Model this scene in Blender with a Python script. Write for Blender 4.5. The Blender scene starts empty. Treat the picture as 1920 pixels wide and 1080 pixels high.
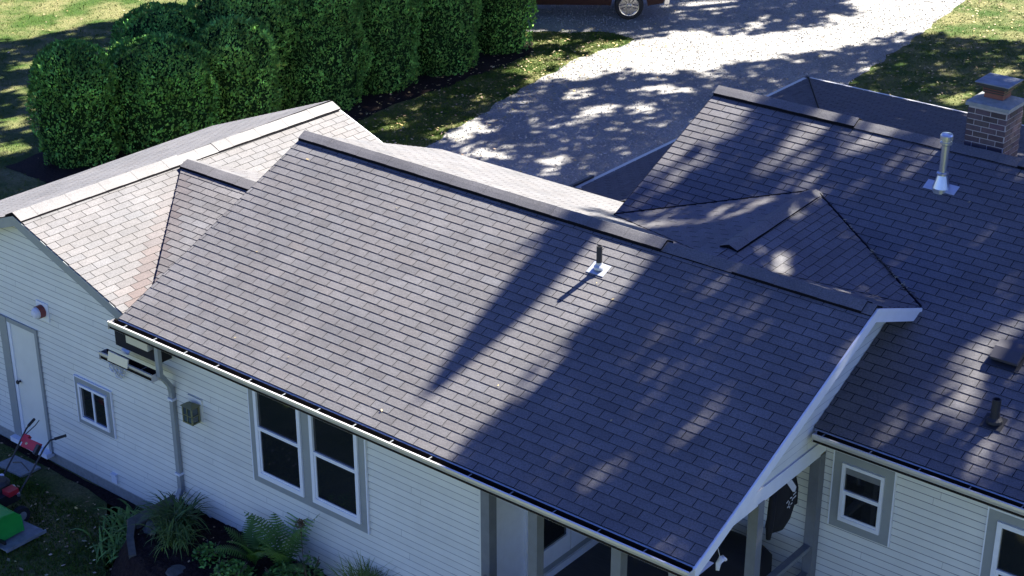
import bpy, bmesh, math, random
from math import sin, cos, tan, pi, radians, sqrt, atan2, hypot
from mathutils import Vector, Matrix, noise
V = Vector
sc = bpy.context.scene
C = sc.collection
random.seed(7)

# ------------------------------------------------------------------ camera
cd = bpy.data.cameras.new('camera'); cam = bpy.data.objects.new('camera', cd); C.objects.link(cam)
YAW, PITCH, ROLL = -.6812, .4388, -.0009
fw = V((sin(YAW)*cos(PITCH), cos(YAW)*cos(PITCH), -sin(PITCH)))
rt = V((cos(YAW), -sin(YAW), 0)); up = rt.cross(fw)
rt2 = rt*cos(ROLL)+up*sin(ROLL); up2 = -rt*sin(ROLL)+up*cos(ROLL)
CAMP = V((17.2237, -12.7591, 10.1999))
cam.matrix_world = Matrix(((rt2.x, up2.x, -fw.x, CAMP.x), (rt2.y, up2.y, -fw.y, CAMP.y), (rt2.z, up2.z, -fw.z, CAMP.z), (0, 0, 0, 1)))
cd.sensor_width = 36; cd.lens = 3189.06/1920*36; cd.clip_start = .5; cd.clip_end = 2000
sc.camera = cam

# ------------------------------------------------------------------ light
EL, AZ = radians(44.1), radians(15.5)           # azimuth from +Y towards +X
SUN = V((sin(AZ)*cos(EL), cos(AZ)*cos(EL), sin(EL)))
w = bpy.data.worlds.new("World"); sc.world = w; w.use_nodes = True
nt = w.node_tree; bg = nt.nodes['Background']
sky = nt.nodes.new('ShaderNodeTexSky'); sky.sky_type = 'NISHITA'; sky.sun_disc = False
sky.sun_elevation = EL; sky.sun_rotation = AZ; sky.air_density = .75; sky.dust_density = .3; sky.ozone_density = 4.0
hs = nt.nodes.new('ShaderNodeHueSaturation'); hs.inputs['Hue'].default_value = .525; hs.inputs['Saturation'].default_value = 1.22; hs.inputs['Value'].default_value = 1
nt.links.new(sky.outputs[0], hs.inputs['Color']); nt.links.new(hs.outputs[0], bg.inputs[0]); bg.inputs[1].default_value = .055
sd = bpy.data.lights.new('sun', 'SUN'); so = bpy.data.objects.new('sun', sd); C.objects.link(so)
sd.energy = 5; sd.angle = radians(.53); sd.color = (1, .955, .87)
so.rotation_euler = SUN.to_track_quat('Z', 'Y').to_euler()
sc.view_settings.view_transform = 'Standard'; sc.view_settings.look = 'None'
sc.view_settings.exposure = 2.35; sc.view_settings.gamma = 1
sc.render.engine = 'CYCLES'

# ------------------------------------------------------------------ materials
MATS = {}
def mat(name, col, rough=.8, var=0, scale=20, metal=0, spec=.5, attr=False, bump=0, bscale=None, col2=None, detail=4, scale2=None, var2=0, trans=0, stretch=None):
    m = bpy.data.materials.new(name); m.use_nodes = True
    n = m.node_tree.nodes; l = m.node_tree.links; b = n['Principled BSDF']
    b.inputs['Roughness'].default_value = rough; b.inputs['Metallic'].default_value = metal
    b.inputs['Specular IOR Level'].default_value = spec
    tc = n.new('ShaderNodeTexCoord')
    src = tc.outputs['Object']
    if stretch:
        mp = n.new('ShaderNodeMapping'); mp.inputs['Scale'].default_value = stretch; l.new(src, mp.inputs[0]); src = mp.outputs[0]
    base = None
    rgb = n.new('ShaderNodeRGB'); rgb.outputs[0].default_value = (*col, 1); base = rgb.outputs[0]
    if col2:
        t = n.new('ShaderNodeTexNoise'); t.inputs['Scale'].default_value = scale2 or scale*.2; t.inputs['Detail'].default_value = 5
        t.inputs['Roughness'].default_value = .6
        r = n.new('ShaderNodeValToRGB'); r.color_ramp.elements[0].position = .4; r.color_ramp.elements[1].position = .62
        r.color_ramp.elements[0].color = (*col, 1); r.color_ramp.elements[1].color = (*col2, 1)
        l.new(src, t.inputs['Vector']); l.new(t.outputs[0], r.inputs[0]); base = r.outputs[0]
    def mulnoise(base, sc_, v, det):
        t = n.new('ShaderNodeTexNoise'); t.inputs['Scale'].default_value = sc_; t.inputs['Detail'].default_value = det
        t.inputs['Roughness'].default_value = .65
        l.new(src, t.inputs['Vector'])
        mr = n.new('ShaderNodeMapRange'); mr.inputs[1].default_value = .25; mr.inputs[2].default_value = .75
        mr.inputs[3].default_value = 1-v; mr.inputs[4].default_value = 1+v; l.new(t.outputs[0], mr.inputs[0])
        mx = n.new('ShaderNodeVectorMath'); mx.operation = 'SCALE'; l.new(base, mx.inputs[0]); l.new(mr.outputs[0], mx.inputs['Scale'])
        return mx.outputs[0]
    if var: base = mulnoise(base, scale, var, detail)
    if var2: base = mulnoise(base, scale2 or 1, var2, 3)
    if attr:
        a = n.new('ShaderNodeVertexColor'); a.layer_name = 'tone'
        mx = n.new('ShaderNodeVectorMath'); mx.operation = 'MULTIPLY'; l.new(base, mx.inputs[0]); l.new(a.outputs[0], mx.inputs[1]); base = mx.outputs[0]
    l.new(base, b.inputs['Base Color'])
    if bump:
        t = n.new('ShaderNodeTexNoise'); t.inputs['Scale'].default_value = bscale or scale; t.inputs['Detail'].default_value = 6
        l.new(src, t.inputs['Vector'])
        bp = n.new('ShaderNodeBump'); bp.inputs['Strength'].default_value = 1; bp.inputs['Distance'].default_value = bump
        l.new(t.outputs[0], bp.inputs['Height']); l.new(bp.outputs[0], b.inputs['Normal'])
    if trans:
        b.inputs['Transmission Weight'].default_value = trans
    MATS[name] = m; return m
mat('shingle', (.108, .103, .102), .62, .5, 55, attr=True, spec=.5, scale2=1.3, var2=.2, detail=6)
mat('shingle_edge', (.010, .009, .011), .95, spec=.1)
mat('siding', (.67, .67, .59), .55, .05, 3, scale2=.7, var2=.05, attr=True, spec=.35)
mat('siding_joint_shade', (.17, .17, .17), .8)  # board joints, and the shadow line under each lap painted dark
mat('white_paint', (.72, .74, .76), .45, .05, 8)
mat('grey_trim', (.27, .29, .28), .55, .06, 6)
mat('vent_grey', (.055, .052, .06), .7)
mat('post_grey', (.16, .17, .175), .6, .12, 7)
mat('glass', (.012, .014, .016), .04, spec=.9)
mat('dark', (.006, .006, .007), .9, spec=.1)
mat('gutter_metal', (.62, .60, .56), .32, .05, 5, metal=.35)
mat('gutter_inside', (.02, .017, .014), .95, .4, 14, spec=.05)
mat('concrete', (.26, .27, .25), .9, .2, 16, bump=.004, bscale=30)
mat('brick', (.085, .06, .062), .85, .3, 12, attr=True)
mat('mortar', (.42, .38, .36), .9, .15, 20)
mat('terracotta', (.20, .075, .05), .8, .15, 12)
mat('black_metal', (.02, .02, .022), .5)
mat('galv', (.55, .57, .60), .3, .08, 9, metal=.85)
mat('lead', (.50, .52, .55), .42, .1, 12, metal=.4)
mat('black_rubber', (.018, .018, .02), .65)
mat('grass', (.038, .072, .012), .9, .55, 26, spec=.1, col2=(.15, .145, .06), scale2=.9, bump=.05, bscale=22, detail=8)
mat('grass_blade', (.07, .13, .022), .8, .3, 3, spec=.15, attr=True)
mat('gravel', (.285, .275, .258), .95, .5, 24, spec=.1, bump=.02, bscale=30, detail=9, scale2=.55, var2=.22)
mat('gravel_stone', (.31, .30, .28), .9, .3, 10, attr=True)
mat('mulch', (.024, .016, .014), .95, .7, 22, spec=.1, bump=.03, bscale=25, detail=8)
mat('timber', (.085, .085, .07), .9, .35, 9, stretch=(1, 1, 4), bump=.006, bscale=20)
mat('thuja', (.092, .235, .06), .75, .3, 2.0, spec=.2, attr=True)
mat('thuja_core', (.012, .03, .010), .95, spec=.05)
mat('leaf', (.085, .18, .035), .6, .3, 3, attr=True)
mat('bark', (.09, .07, .05), .95, .4, 8, bump=.02)
mat('fallen', (.42, .36, .20), .8, .3, 5, attr=True)
mat('car_red', (.022, .0012, .002), .5, spec=.3)
mat('shingle_matte', (.095, .093, .10), .95, .4, 40, attr=True, spec=.1)  # rougher, less glossy copy of shingle for the rear wing
mat('chrome', (.5, .5, .52), .25, metal=1)
mat('tyre', (.02, .02, .021), .85)
mat('lime_green', (.02, .33, .05), .4, .12, 6)
mat('red_plastic', (.45, .02, .03), .4, .1, 9)
mat('skirt_grey', (.20, .22, .23), .6, .3, 9)
mat('cloth_black', (.008, .008, .011), .9, .2, 9)
mat('cloth_white', (.62, .63, .68), .9, .08, 12)
mat('cloth_navy', (.012, .014, .045), .9)
mat('deck', (.05, .052, .058), .8, .2, 6, stretch=(1, 8, 1))
mat('lamp_glass', (.05, .07, .08), .1, spec=.8)
mat('brass', (.20, .20, .10), .5, .15, 9, metal=.3)
mat('red_lamp', (.20, .04, .035), .4)
mat('tooth', (.30, .28, .25), .8, .3, 20)

# ------------------------------------------------------------------ mesh helpers
class MB:
    def __init__(s): s.v = []; s.f = []; s.m = []; s.c = []; s.mats = []
    def mi(s, m):
        if m not in s.mats: s.mats.append(m)
        return s.mats.index(m)
    def face(s, pts, m, col=(1, 1, 1)):
        i = len(s.v); s.v += [tuple(p) for p in pts]; s.f.append(tuple(range(i, i+len(pts)))); s.m.append(s.mi(m)); s.c.append(col)
    def idx(s, vs, fs, m, col=(1, 1, 1)):
        i = len(s.v); s.v += [tuple(p) for p in vs]; k = s.mi(m)
        for f in fs: s.f.append(tuple(i+a for a in f)); s.m.append(k); s.c.append(col)
    def box(s, a, b, m, col=(1, 1, 1)):
        x0, y0, z0 = a; x1, y1, z1 = b
        vs = [(x0, y0, z0), (x1, y0, z0), (x1, y1, z0), (x0, y1, z0), (x0, y0, z1), (x1, y0, z1), (x1, y1, z1), (x0, y1, z1)]
        s.idx(vs, [(0, 3, 2, 1), (4, 5, 6, 7), (0, 1, 5, 4), (1, 2, 6, 5), (2, 3, 7, 6), (3, 0, 4, 7)], m, col)
    def obox(s, o, u, v, n, m, col=(1, 1, 1)):      # origin + three edge vectors
        o, u, v, n = V(o), V(u), V(v), V(n)
        vs = [o, o+u, o+u+v, o+v, o+n, o+u+n, o+u+v+n, o+v+n]
        s.idx(vs, [(0, 3, 2, 1), (4, 5, 6, 7), (0, 1, 5, 4), (1, 2, 6, 5), (2, 3, 7, 6), (3, 0, 4, 7)], m, col)
    def beam(s, a, b, wd, ht, m, side=None, col=(1, 1, 1)):
        a, b = V(a), V(b); d = (b-a); dn = d.normalized()
        sd_ = V(side) if side else (dn.cross(V((0, 0, 1))) if abs(dn.z) < .95 else V((1, 0, 0)))
        sd_ = sd_.normalized(); n = sd_.cross(dn).normalized()
        s.obox(a-sd_*wd/2-n*ht/2, sd_*wd, d, n*ht, m, col)
    def tube(s, pts, rad, m, seg=8, cap=True, col=(1, 1, 1)):
        pts = [V(p) for p in pts]; R = rad if isinstance(rad, (list, tuple)) else [rad]*len(pts)
        vs = []; ref = V((0, 0, 1))
        for i, p in enumerate(pts):
            d = (pts[min(i+1, len(pts)-1)]-pts[max(i-1, 0)]).normalized()
            r_ = ref if abs(d.dot(ref)) < .9 else V((1, 0, 0))
            a = d.cross(r_).normalized(); b = d.cross(a)
            for k in range(seg):
                t = 2*pi*k/seg; vs.append(p+a*R[i]*cos(t)+b*R[i]*sin(t))
        fs = []
        for i in range(len(pts)-1):
            for k in range(seg):
                k2 = (k+1) % seg; fs.append((i*seg+k, i*seg+k2, (i+1)*seg+k2, (i+1)*seg+k))
        if cap: fs.append(tuple(range(seg-1, -1, -1))); fs.append(tuple(range((len(pts)-1)*seg, len(pts)*seg)))
        s.idx(vs, fs, m, col)
    def lathe(s, c, prof, m, seg=16, axis=(0, 0, 1), col=(1, 1, 1)):
        c = V(c); ax = V(axis).normalized(); a = ax.cross(V((0, 1, 0)) if abs(ax.y) < .9 else V((1, 0, 0))).normalized(); b = ax.cross(a)
        vs = []
        for r, h in prof:
            for k in range(seg):
                t = 2*pi*k/seg; vs.append(c+ax*h+a*r*cos(t)+b*r*sin(t))
        fs = []
        for i in range(len(prof)-1):
            for k in range(seg):
                k2 = (k+1) % seg; fs.append((i*seg+k, i*seg+k2, (i+1)*seg+k2, (i+1)*seg+k))
        s.idx(vs, fs, m, col)
    def build(s, name, parent=None, smooth=False, loc=None, fix=True):
        me = bpy.data.meshes.new(name)
        vs = s.v
        if loc is not None: vs = [(x-loc[0], y-loc[1], z-loc[2]) for x, y, z in vs]
        me.from_pydata(vs, [], s.f)
        for m in s.mats: me.materials.append(MATS[m])
        me.polygons.foreach_set('material_index', s.m)
        ca = me.color_attributes.new('tone', 'FLOAT_COLOR', 'CORNER')
        buf = []
        for f, c in zip(s.f, s.c): buf += [c[0], c[1], c[2], 1]*len(f)
        ca.data.foreach_set('color', buf)
        if smooth: me.polygons.foreach_set('use_smooth', [True]*len(s.f))
        me.update()
        o = bpy.data.objects.new(name, me); C.objects.link(o)
        if loc is not None: o.location = loc
        if parent:
            o.parent = parent
            if parent.type == 'EMPTY': o.matrix_parent_inverse = Matrix.Translation(parent.location).inverted()
        return o
def thing(name, loc, label, cat, group=None):
    o = bpy.data.objects.new(name, None); C.objects.link(o); o.location = loc; o.empty_display_size = .3
    o['label'] = label; o['category'] = cat
    if group: o['group'] = group
    return o
def tag(o, label, cat, group=None, kind=None):
    if label: o['label'] = label
    if cat: o['category'] = cat
    if group: o['group'] = group
    if kind: o['kind'] = kind
    return o
def clip(poly, a, b, c):        # keep a*u+b*v >= c
    out = []
    for i in range(len(poly)):
        p, q = poly[i], poly[(i+1) % len(poly)]
        dp = a*p[0]+b*p[1]-c; dq = a*q[0]+b*q[1]-c
        if dp >= 0: out.append(p)
        if (dp >= 0) != (dq >= 0):
            t = dp/(dp-dq); out.append((p[0]+t*(q[0]-p[0]), p[1]+t*(q[1]-p[1])))
    return out
def clip_convex(poly, reg):
    ar = sum(reg[i][0]*reg[(i+1) % len(reg)][1]-reg[(i+1) % len(reg)][0]*reg[i][1] for i in range(len(reg)))
    if ar < 0: reg = reg[::-1]
    for i in range(len(reg)):
        p, q = reg[i], reg[(i+1) % len(reg)]
        a, b = -(q[1]-p[1]), q[0]-p[0]
        poly = clip(poly, a, b, a*p[0]+b*p[1])
        if len(poly) < 3: return []
    return poly
TAB, EXP = .305, .127
def shingles(mb, O, U, W, regs, seed, u0=0, tint=None, t=.0075, lift=.004, vmax=None, m='shingle'):
    """O origin on the eave, U along the eave, W up the slope, regs: convex polygons (u,v)."""
    O, U, W = V(O), V(U).normalized(), V(W).normalized(); N = U.cross(W)
    if N.z < 0: N = -N
    rnd = random.Random(seed)
    for reg in regs:
        mb.face([O+U*u+W*v for u, v in reg], 'shingle_edge')
    us = [p[0] for r in regs for p in r]; vs_ = [p[1] for r in regs for p in r]
    k0, k1 = int(math.floor(min(vs_)/EXP)), int(math.ceil(max(vs_)/EXP))
    jit = 0
    for k in range(k0, k1):
        jit = rnd.uniform(-.012, .012); off = u0+(.5*TAB if k % 2 else 0)+jit
        i0, i1 = int(math.floor((min(us)-off)/TAB))-1, int(math.ceil((max(us)-off)/TAB))+1
        wob = rnd.uniform(-.004, .004)
        for i in range(i0, i1):
            ua, ub = off+i*TAB+.0045, off+(i+1)*TAB-.0045
            va, vb = k*EXP+wob+rnd.uniform(-.0015, .0015), (k+1)*EXP+.006
            tone = 1+rnd.gauss(0, .05); 
            if rnd.random() < .08: tone *= rnd.uniform(.84, 1.1)
            warm = rnd.gauss(0, .012)
            for reg in regs:
                pl = clip_convex([(ua, va), (ub, va), (ub, vb), (ua, vb)], reg)
                if len(pl) < 3: continue
                h = lambda v: lift+t*max(0, 1-(v-va)/EXP)
                c_ = O+U*((ua+ub)/2)+W*((va+vb)/2)
                col = (tone*(1+warm), tone, tone*(1-warm))
                if tint: 
                    q = tint(c_); col = tuple(a*b for a, b in zip(col, q))
                mb.face([O+U*u+W*v+N*h(v) for u, v in pl], m, col)
                lo = [p for p in pl if abs(p[1]-va) < 1e-4]
                if len(lo) >= 2:
                    a, b = min(lo), max(lo)
                    mb.face([O+U*a[0]+W*va+N*lift*0, O+U*b[0]+W*va, O+U*b[0]+W*va+N*(lift+t), O+U*a[0]+W*va+N*(lift+t)], 'shingle_edge')
def underside(mb, pts, d, m='white_paint'):
    mb.face([V(p)-V((0, 0, d)) for p in pts][::-1], m)
def cap_strip(mb, pts, sideA, sideB, wd=.15, raise_=.036, th=.014, gap=True, seed=1, endlift=0):
    """bent ridge cap along pts; sideA/sideB unit vectors down each slope"""
    rnd = random.Random(seed); pts = [V(p) for p in pts]; upv = V((0, 0, 1))
    # resample every 0.3
    P_ = [pts[0]]
    for a, b in zip(pts, pts[1:]):
        n = max(1, int((b-a).length/.28))
        for i in range(1, n+1): P_.append(a.lerp(b, i/n))
    A, B = V(sideA).normalized(), V(sideB).normalized()
    for i in range(len(P_)-1):
        a, b = P_[i]+upv*raise_, P_[i+1]+upv*raise_
        to = 1+rnd.gauss(0, .03); col = (to*1.0, to, to)
        t2 = upv*th
        e = .003 if i % 2 else 0
        prof = lambda c: [c+A*wd, c+A*wd*.45+upv*.012, c+upv*.018, c+B*wd*.45+upv*.012, c+B*wd]
        pa, pb = prof(a), prof(b)
        for j in range(4):
            mb.face([pa[j]+t2+upv*e, pb[j]+t2+upv*e, pb[j+1]+t2+upv*e, pa[j+1]+t2+upv*e], 'shingle', col)
        for j in (0, 4):
            mb.face([pa[j], pb[j], pb[j]+t2, pa[j]+t2], 'shingle_edge')
        for j in range(4):
            mb.face([pa[j], pb[j], pb[j+1], pa[j+1]], 'shingle_edge')
        if gap:
            for S in (A, B):
                mb.face([P_[i]+S*(wd+.006)+upv*.012, P_[i+1]+S*(wd+.006)+upv*.012, P_[i+1]+S*(wd-.006)+upv*raise_, P_[i]+S*(wd-.006)+upv*raise_], 'dark')
    for c in (P_[0], P_[-1]):
        c = c+upv*raise_
        q = [c+A*wd, c+A*wd*.45+upv*.012, c+upv*.018, c+B*wd*.45+upv*.012, c+B*wd]
        mb.face(q+[x+upv*th for x in q[::-1]], 'shingle_edge')
        if gap: mb.face([q[0], q[1], q[2], q[3], q[4], q[2]-upv*(raise_+.018)], 'dark')
def siding(mb, O, U, regs, exp=.1, seed=3, lean=.011):
    """horizontal boards on a vertical plane through O, along U; regs convex polygons (u, z)"""
    O, U = V(O), V(U).normalized(); N = U.cross(V((0, 0, 1)))
    rnd = random.Random(seed)
    us = [p[0] for r in regs for p in r]; zs = [p[1] for r in regs for p in r]
    for reg in regs: mb.face([O+U*u+V((0, 0, z-O.z)) for u, z in reg], 'siding_joint_shade')
    k0, k1 = int(math.floor(min(zs)/exp)), int(math.ceil(max(zs)/exp))
    for k in range(k0, k1):
        za, zb = k*exp, (k+1)*exp
        to = 1+rnd.gauss(0, .012)
        for reg in regs:
            pl = clip_convex([(min(us), za), (max(us), za), (max(us), zb), (min(us), zb)], reg)
            if len(pl) < 3: continue
            f = lambda u, z: O+U*u+V((0, 0, z-O.z))+N*(.004+lean*(1-(z-za)/exp))
            gz = zb-.0145  # board stops short, dark strip behind it stands for the lap's shadow
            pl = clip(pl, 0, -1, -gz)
            if len(pl) < 3: continue
            ua_, ub_ = min(p[0] for p in pl), max(p[0] for p in pl); cuts = [ua_]; jx = ua_+rnd.uniform(.4, 3.6)
            while jx < ub_-.3: cuts.append(jx); jx += 3.66
            cuts.append(ub_)
            for c0, c1 in zip(cuts, cuts[1:]):
                pc = clip(clip(pl, 1, 0, c0+(.003 if c0 > ua_ else -1)), -1, 0, -c1)
                t3 = to*(1+rnd.gauss(0, .012))
                if len(pc) > 2: mb.face([f(u, z) for u, z in pc], 'siding', (t3, t3, t3))
            lo = [p for p in pl if abs(p[1]-za) < 1e-5]
            if len(lo) >= 2:
                a, b = min(lo), max(lo)
                mb.face([O+U*a[0]+V((0, 0, za-O.z)), O+U*b[0]+V((0, 0, za-O.z)), f(b[0], za), f(a[0], za)], 'siding_joint_shade')
GZ = -3.4

# ------------------------------------------------------------------ ground
def sheet(name, poly, z, m, kind='structure', th=0):
    bm = bmesh.new(); vs = [bm.verts.new((x, y, z)) for x, y in poly]; f = bm.faces.new(vs)
    bmesh.ops.triangulate(bm, faces=[f]); me = bpy.data.meshes.new(name); bm.normal_update()
    for f in bm.faces:
        if f.normal.z < 0: f.normal_flip()
    bm.to_mesh(me); me.materials.append(MATS[m])
    o = bpy.data.objects.new(name, me); C.objects.link(o); o['kind'] = kind; return o
def wobble(pts, amp, step=.35, seed=0, closed=True):
    out = []; n = len(pts)
    for i in range(n if closed else n-1):
        a, b = V((*pts[i], 0)), V((*pts[(i+1) % n], 0)); L_ = (b-a).length; k = max(1, int(L_/step))
        nn = V((-(b-a).y, (b-a).x, 0)).normalized()
        for j in range(k):
            p = a.lerp(b, j/k); q = p+nn*amp*noise.noise(V((p.x*1.7, p.y*1.7, seed)))*2
            out.append((q.x, q.y))
    return out
sheet('lawn', [(-250, -250), (250, -250), (250, 250), (-250, 250)], GZ, 'grass')
GRAVEL = [(-6.6, 8), (-7.0, 12.5), (-7.34, 14.44), (-7.8, 16.89), (-8.32, 19.61), (-8.6, 21.6), (-8.5, 23.0), (-8.35, 23.8), (-8.5, 24.25), (-9.0, 24.45), (-9.6, 24.3), (-11.25, 22.96), (-13, 21.6), (-15, 21), (-17, 24), (-14, 33), (-9, 44), (-4, 60), (0, 60), (-2.6, 40), (-3.2, 33.73), (-2.45, 28.23), (-2.11, 24.89), (-1.2, 21), (.5, 16.5), (2.2, 14.5), (2.2, 8)]
sheet('gravel_driveway', wobble(GRAVEL, .09, .3), GZ+.008, 'gravel')
MULCH = [(-13.8, 7.6), (-12.0, 7.6), (-11.0, 9.8), (-10.3, 12.5), (-9.75, 14.9), (-9.8, 17), (-9.8, 19), (-9.75, 20.6), (-9.9, 21.6), (-10.4, 22.3), (-12.5, 22.3), (-13.6, 18), (-14.2, 12)]
sheet('mulch_bed', wobble(MULCH, .12, .3, 4), GZ+.004, 'mulch')
sheet('garden_soil', wobble([(-4, .36), (-4, .24), (-1.5, .2), (.1, .12), (.25, -.5), (.45, -1.0), (1.0, -1.5), (7, -1.6), (7, .36)], .03, .25, 5), GZ+.004, 'mulch')
GPOLY = [V((x, y, 0)) for x, y in GRAVEL]
def inside(x, y, poly):
    c = False; n = len(poly)
    for i in range(n):
        x0, y0 = poly[i][0], poly[i][1]; x1, y1 = poly[(i+1) % n][0], poly[(i+1) % n][1]
        if (y0 > y) != (y1 > y) and x < (x1-x0)*(y-y0)/(y1-y0)+x0: c = not c
    return c
def project(p):
    d = V(p)-CAMP; z = d.dot(fw)
    return 960+3189*d.dot(rt2)/z, 540-3189*d.dot(up2)/z
def in_view(p, m=60):
    u, v = project(p); return -m < u < 1920+m and -m < v < 1080+m

# grass tufts near enough to read
mb = MB(); rnd = random.Random(11)
def tuft(x, y, h, n=3, z=GZ):
    for _ in range(n):
        a = rnd.uniform(0, 2*pi); dx, dy = cos(a), sin(a); px, py = x+rnd.uniform(-.03, .03), y+rnd.uniform(-.03, .03)
        hh = h*rnd.uniform(.6, 1.2); w_ = .008; l_ = rnd.uniform(.1, .7)*hh
        g = rnd.uniform(.6, 1.25); yl = rnd.uniform(.8, 1.5)
        mb.face([(px-dy*w_, py+dx*w_, z), (px+dy*w_, py-dx*w_, z), (px+dx*l_, py+dy*l_, z+hh)], 'grass_blade', (g*yl, g, g*.8))
cnt = 0
while cnt < 26000:
    r_ = rnd.random()
    if r_ < .3: x, y = rnd.uniform(-4.5, 4), rnd.uniform(-3.5, .2)
    elif r_ < .55: x, y = rnd.uniform(-11.5, -7), rnd.uniform(13.5, 24.5)
    elif r_ < .75: x, y = rnd.uniform(-3.5, 5), rnd.uniform(16, 36)
    else: x, y = rnd.uniform(-27, -12), rnd.uniform(4, 28)
    e1, e2 = rnd.gauss(0, .1), rnd.gauss(0, .1)
    if inside(x+e1, y+e2, GRAVEL) or inside(x, y, MULCH) or not in_view((x, y, GZ)): continue
    if y > -.2 and -5 < x < 5 and y < 2: continue
    tuft(x, y, rnd.uniform(.025, .055)); cnt += 1
o = mb.build('grass_tufts'); tag(o, 'short green lawn grass blades', 'grass', kind='stuff')
mb = MB(); cnt = 0
while cnt < 20000:
    x, y = rnd.uniform(-14, 3), rnd.uniform(9, 36)
    if not inside(x, y, GRAVEL) or not in_view((x, y, GZ)): continue
    s_ = rnd.uniform(.012, .035); g = rnd.uniform(.55, 1.35); z = GZ+.008; a = rnd.uniform(0, 6)
    p = [(x+s_*cos(a+k*2.1), y+s_*sin(a+k*2.1), z) for k in range(3)]; t = (x, y, z+s_*.9)
    for k in range(3): mb.face([p[k], p[(k+1) % 3], t], 'gravel_stone', (g, g, g*1.02))
    cnt += 1
o = mb.build('gravel_stones'); tag(o, 'loose grey gravel stones on the driveway', 'gravel', kind='stuff')
mb = MB(); cnt = 0
while cnt < 2600:
    r_ = rnd.random()
    if r_ < .55: x, y = rnd.uniform(-3.5, 5), rnd.uniform(16, 36)
    elif r_ < .75: x, y = rnd.uniform(-10.5, -7), rnd.uniform(13.5, 24.5)
    elif r_ < .85: x, y = rnd.uniform(-27, -12), rnd.uniform(4, 28)
    elif r_ < .9: x, y = rnd.uniform(-4, 4), rnd.uniform(-3, 0)
    else: x, y = rnd.uniform(-10, 1), rnd.uniform(12, 33)
    if not in_view((x, y, GZ)): continue
    if r_ < .55 and inside(x, y, GRAVEL): continue
    a = rnd.uniform(0, 6.3); s_ = rnd.uniform(.02, .05); t = rnd.uniform(0, .035); g = rnd.uniform(.5, 1.4)
    u = V((cos(a), sin(a), rnd.uniform(-.3, .3)))*s_; v = V((-sin(a), cos(a), rnd.uniform(-.3, .3)))*s_*.6; c = V((x, y, GZ+.02+t))
    mb.face([c-u, c-v, c+u, c+v], 'fallen', (g, g*rnd.uniform(.75, 1.05), g*rnd.uniform(.5, 1.1))); cnt += 1
o = mb.build('fallen_leaves'); tag(o, 'pale fallen leaves scattered over lawn and gravel', 'leaves', kind='stuff')

# ------------------------------------------------------------------ the house
house = thing('house', (4.5, 3.7, GZ), 'cream clapboard house with grey shingle gable roofs, white gutters and a brick chimney', 'house')
SL = .4156; SM = tan(SL); MX1 = 9.343; MR = 3.664; MH = MR*SM
Wm = V((0, cos(SL), sin(SL))); X_ = V((1, 0, 0)); Y_ = V((0, 1, 0)); Z_ = V((0, 0, 1))
VLEN = MR/cos(SL)
RB = .37; MRE = 6.66                      # main rear slope
SR = .423; RX0 = 4.707; RR = 7.463; RH = 2.308; RE = 2.923; REZ = RH-(RR-RE)*tan(SR); RX1 = 16.0
# front slope of the middle roof
mb = MB()
shingles(mb, (0, 0, 0), X_, Wm, [[(0, 0), (MX1, 0), (MX1, VLEN), (0, VLEN)]], 1, u0=2.335-8*TAB)
underside(mb, [(0, 0, 0), (MX1, 0, 0), (MX1, MR, MH), (0, MR, MH)], .04)
fs = mb.build('roof_slope', house); fs['label'] = 'front shingle slope of the middle gable roof'
# left edge thickness and drip edge
mb = MB(); mb.obox((-.012, -.01, -.035), (.02, 0, 0), (0, MR+.01, MH+.004), (0, 0, .034), 'shingle_edge'); mb.build('drip_edge', fs)
mb = MB()
shingles(mb, (0, MRE, MH-RB*(MRE-MR)), X_, V((0, -1, RB)), [[(0, 0), (MX1, 0), (MX1, (MRE-4.9)*sqrt(1+RB*RB)), (0, (MRE-4.9)*sqrt(1+RB*RB))], [(0, (MRE-4.9)*sqrt(1+RB*RB)), (MX1, (MRE-4.9)*sqrt(1+RB*RB)), (MX1, (MRE-MR)*sqrt(1+RB*RB)), (0, (MRE-MR)*sqrt(1+RB*RB))]], 2)
underside(mb, [(0, MRE, MH-RB*(MRE-MR)), (MX1, MRE, MH-RB*(MRE-MR)), (MX1, MR, MH), (0, MR, MH)], .04)
bs = mb.build('roof_slope', house); bs['label'] = 'sunlit rear slope of the middle gable roof'
# ridge caps of the middle roof
dn = V((0, -cos(SL), -sin(SL))); dr = V((0, 1, -RB)).normalized()
mb = MB()
cap_strip(mb, [(-.01, MR, MH), (6.42, MR, MH)], dn, dr, seed=2)
cap_strip(mb, [(7.46, MR, MH), (9.22, MR, MH)], dn, dr, seed=3, raise_=.026)
cap_strip(mb, [(6.42, MR, MH-.02), (7.46, MR, MH-.02)], dn, dr, raise_=.03, gap=False, seed=4)
cap_strip(mb, [(9.22, MR, MH-.02), (9.35, MR, MH-.02)], dn, dr, raise_=.03, gap=False, seed=5)
mb.build('ridge_cap', fs)

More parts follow.
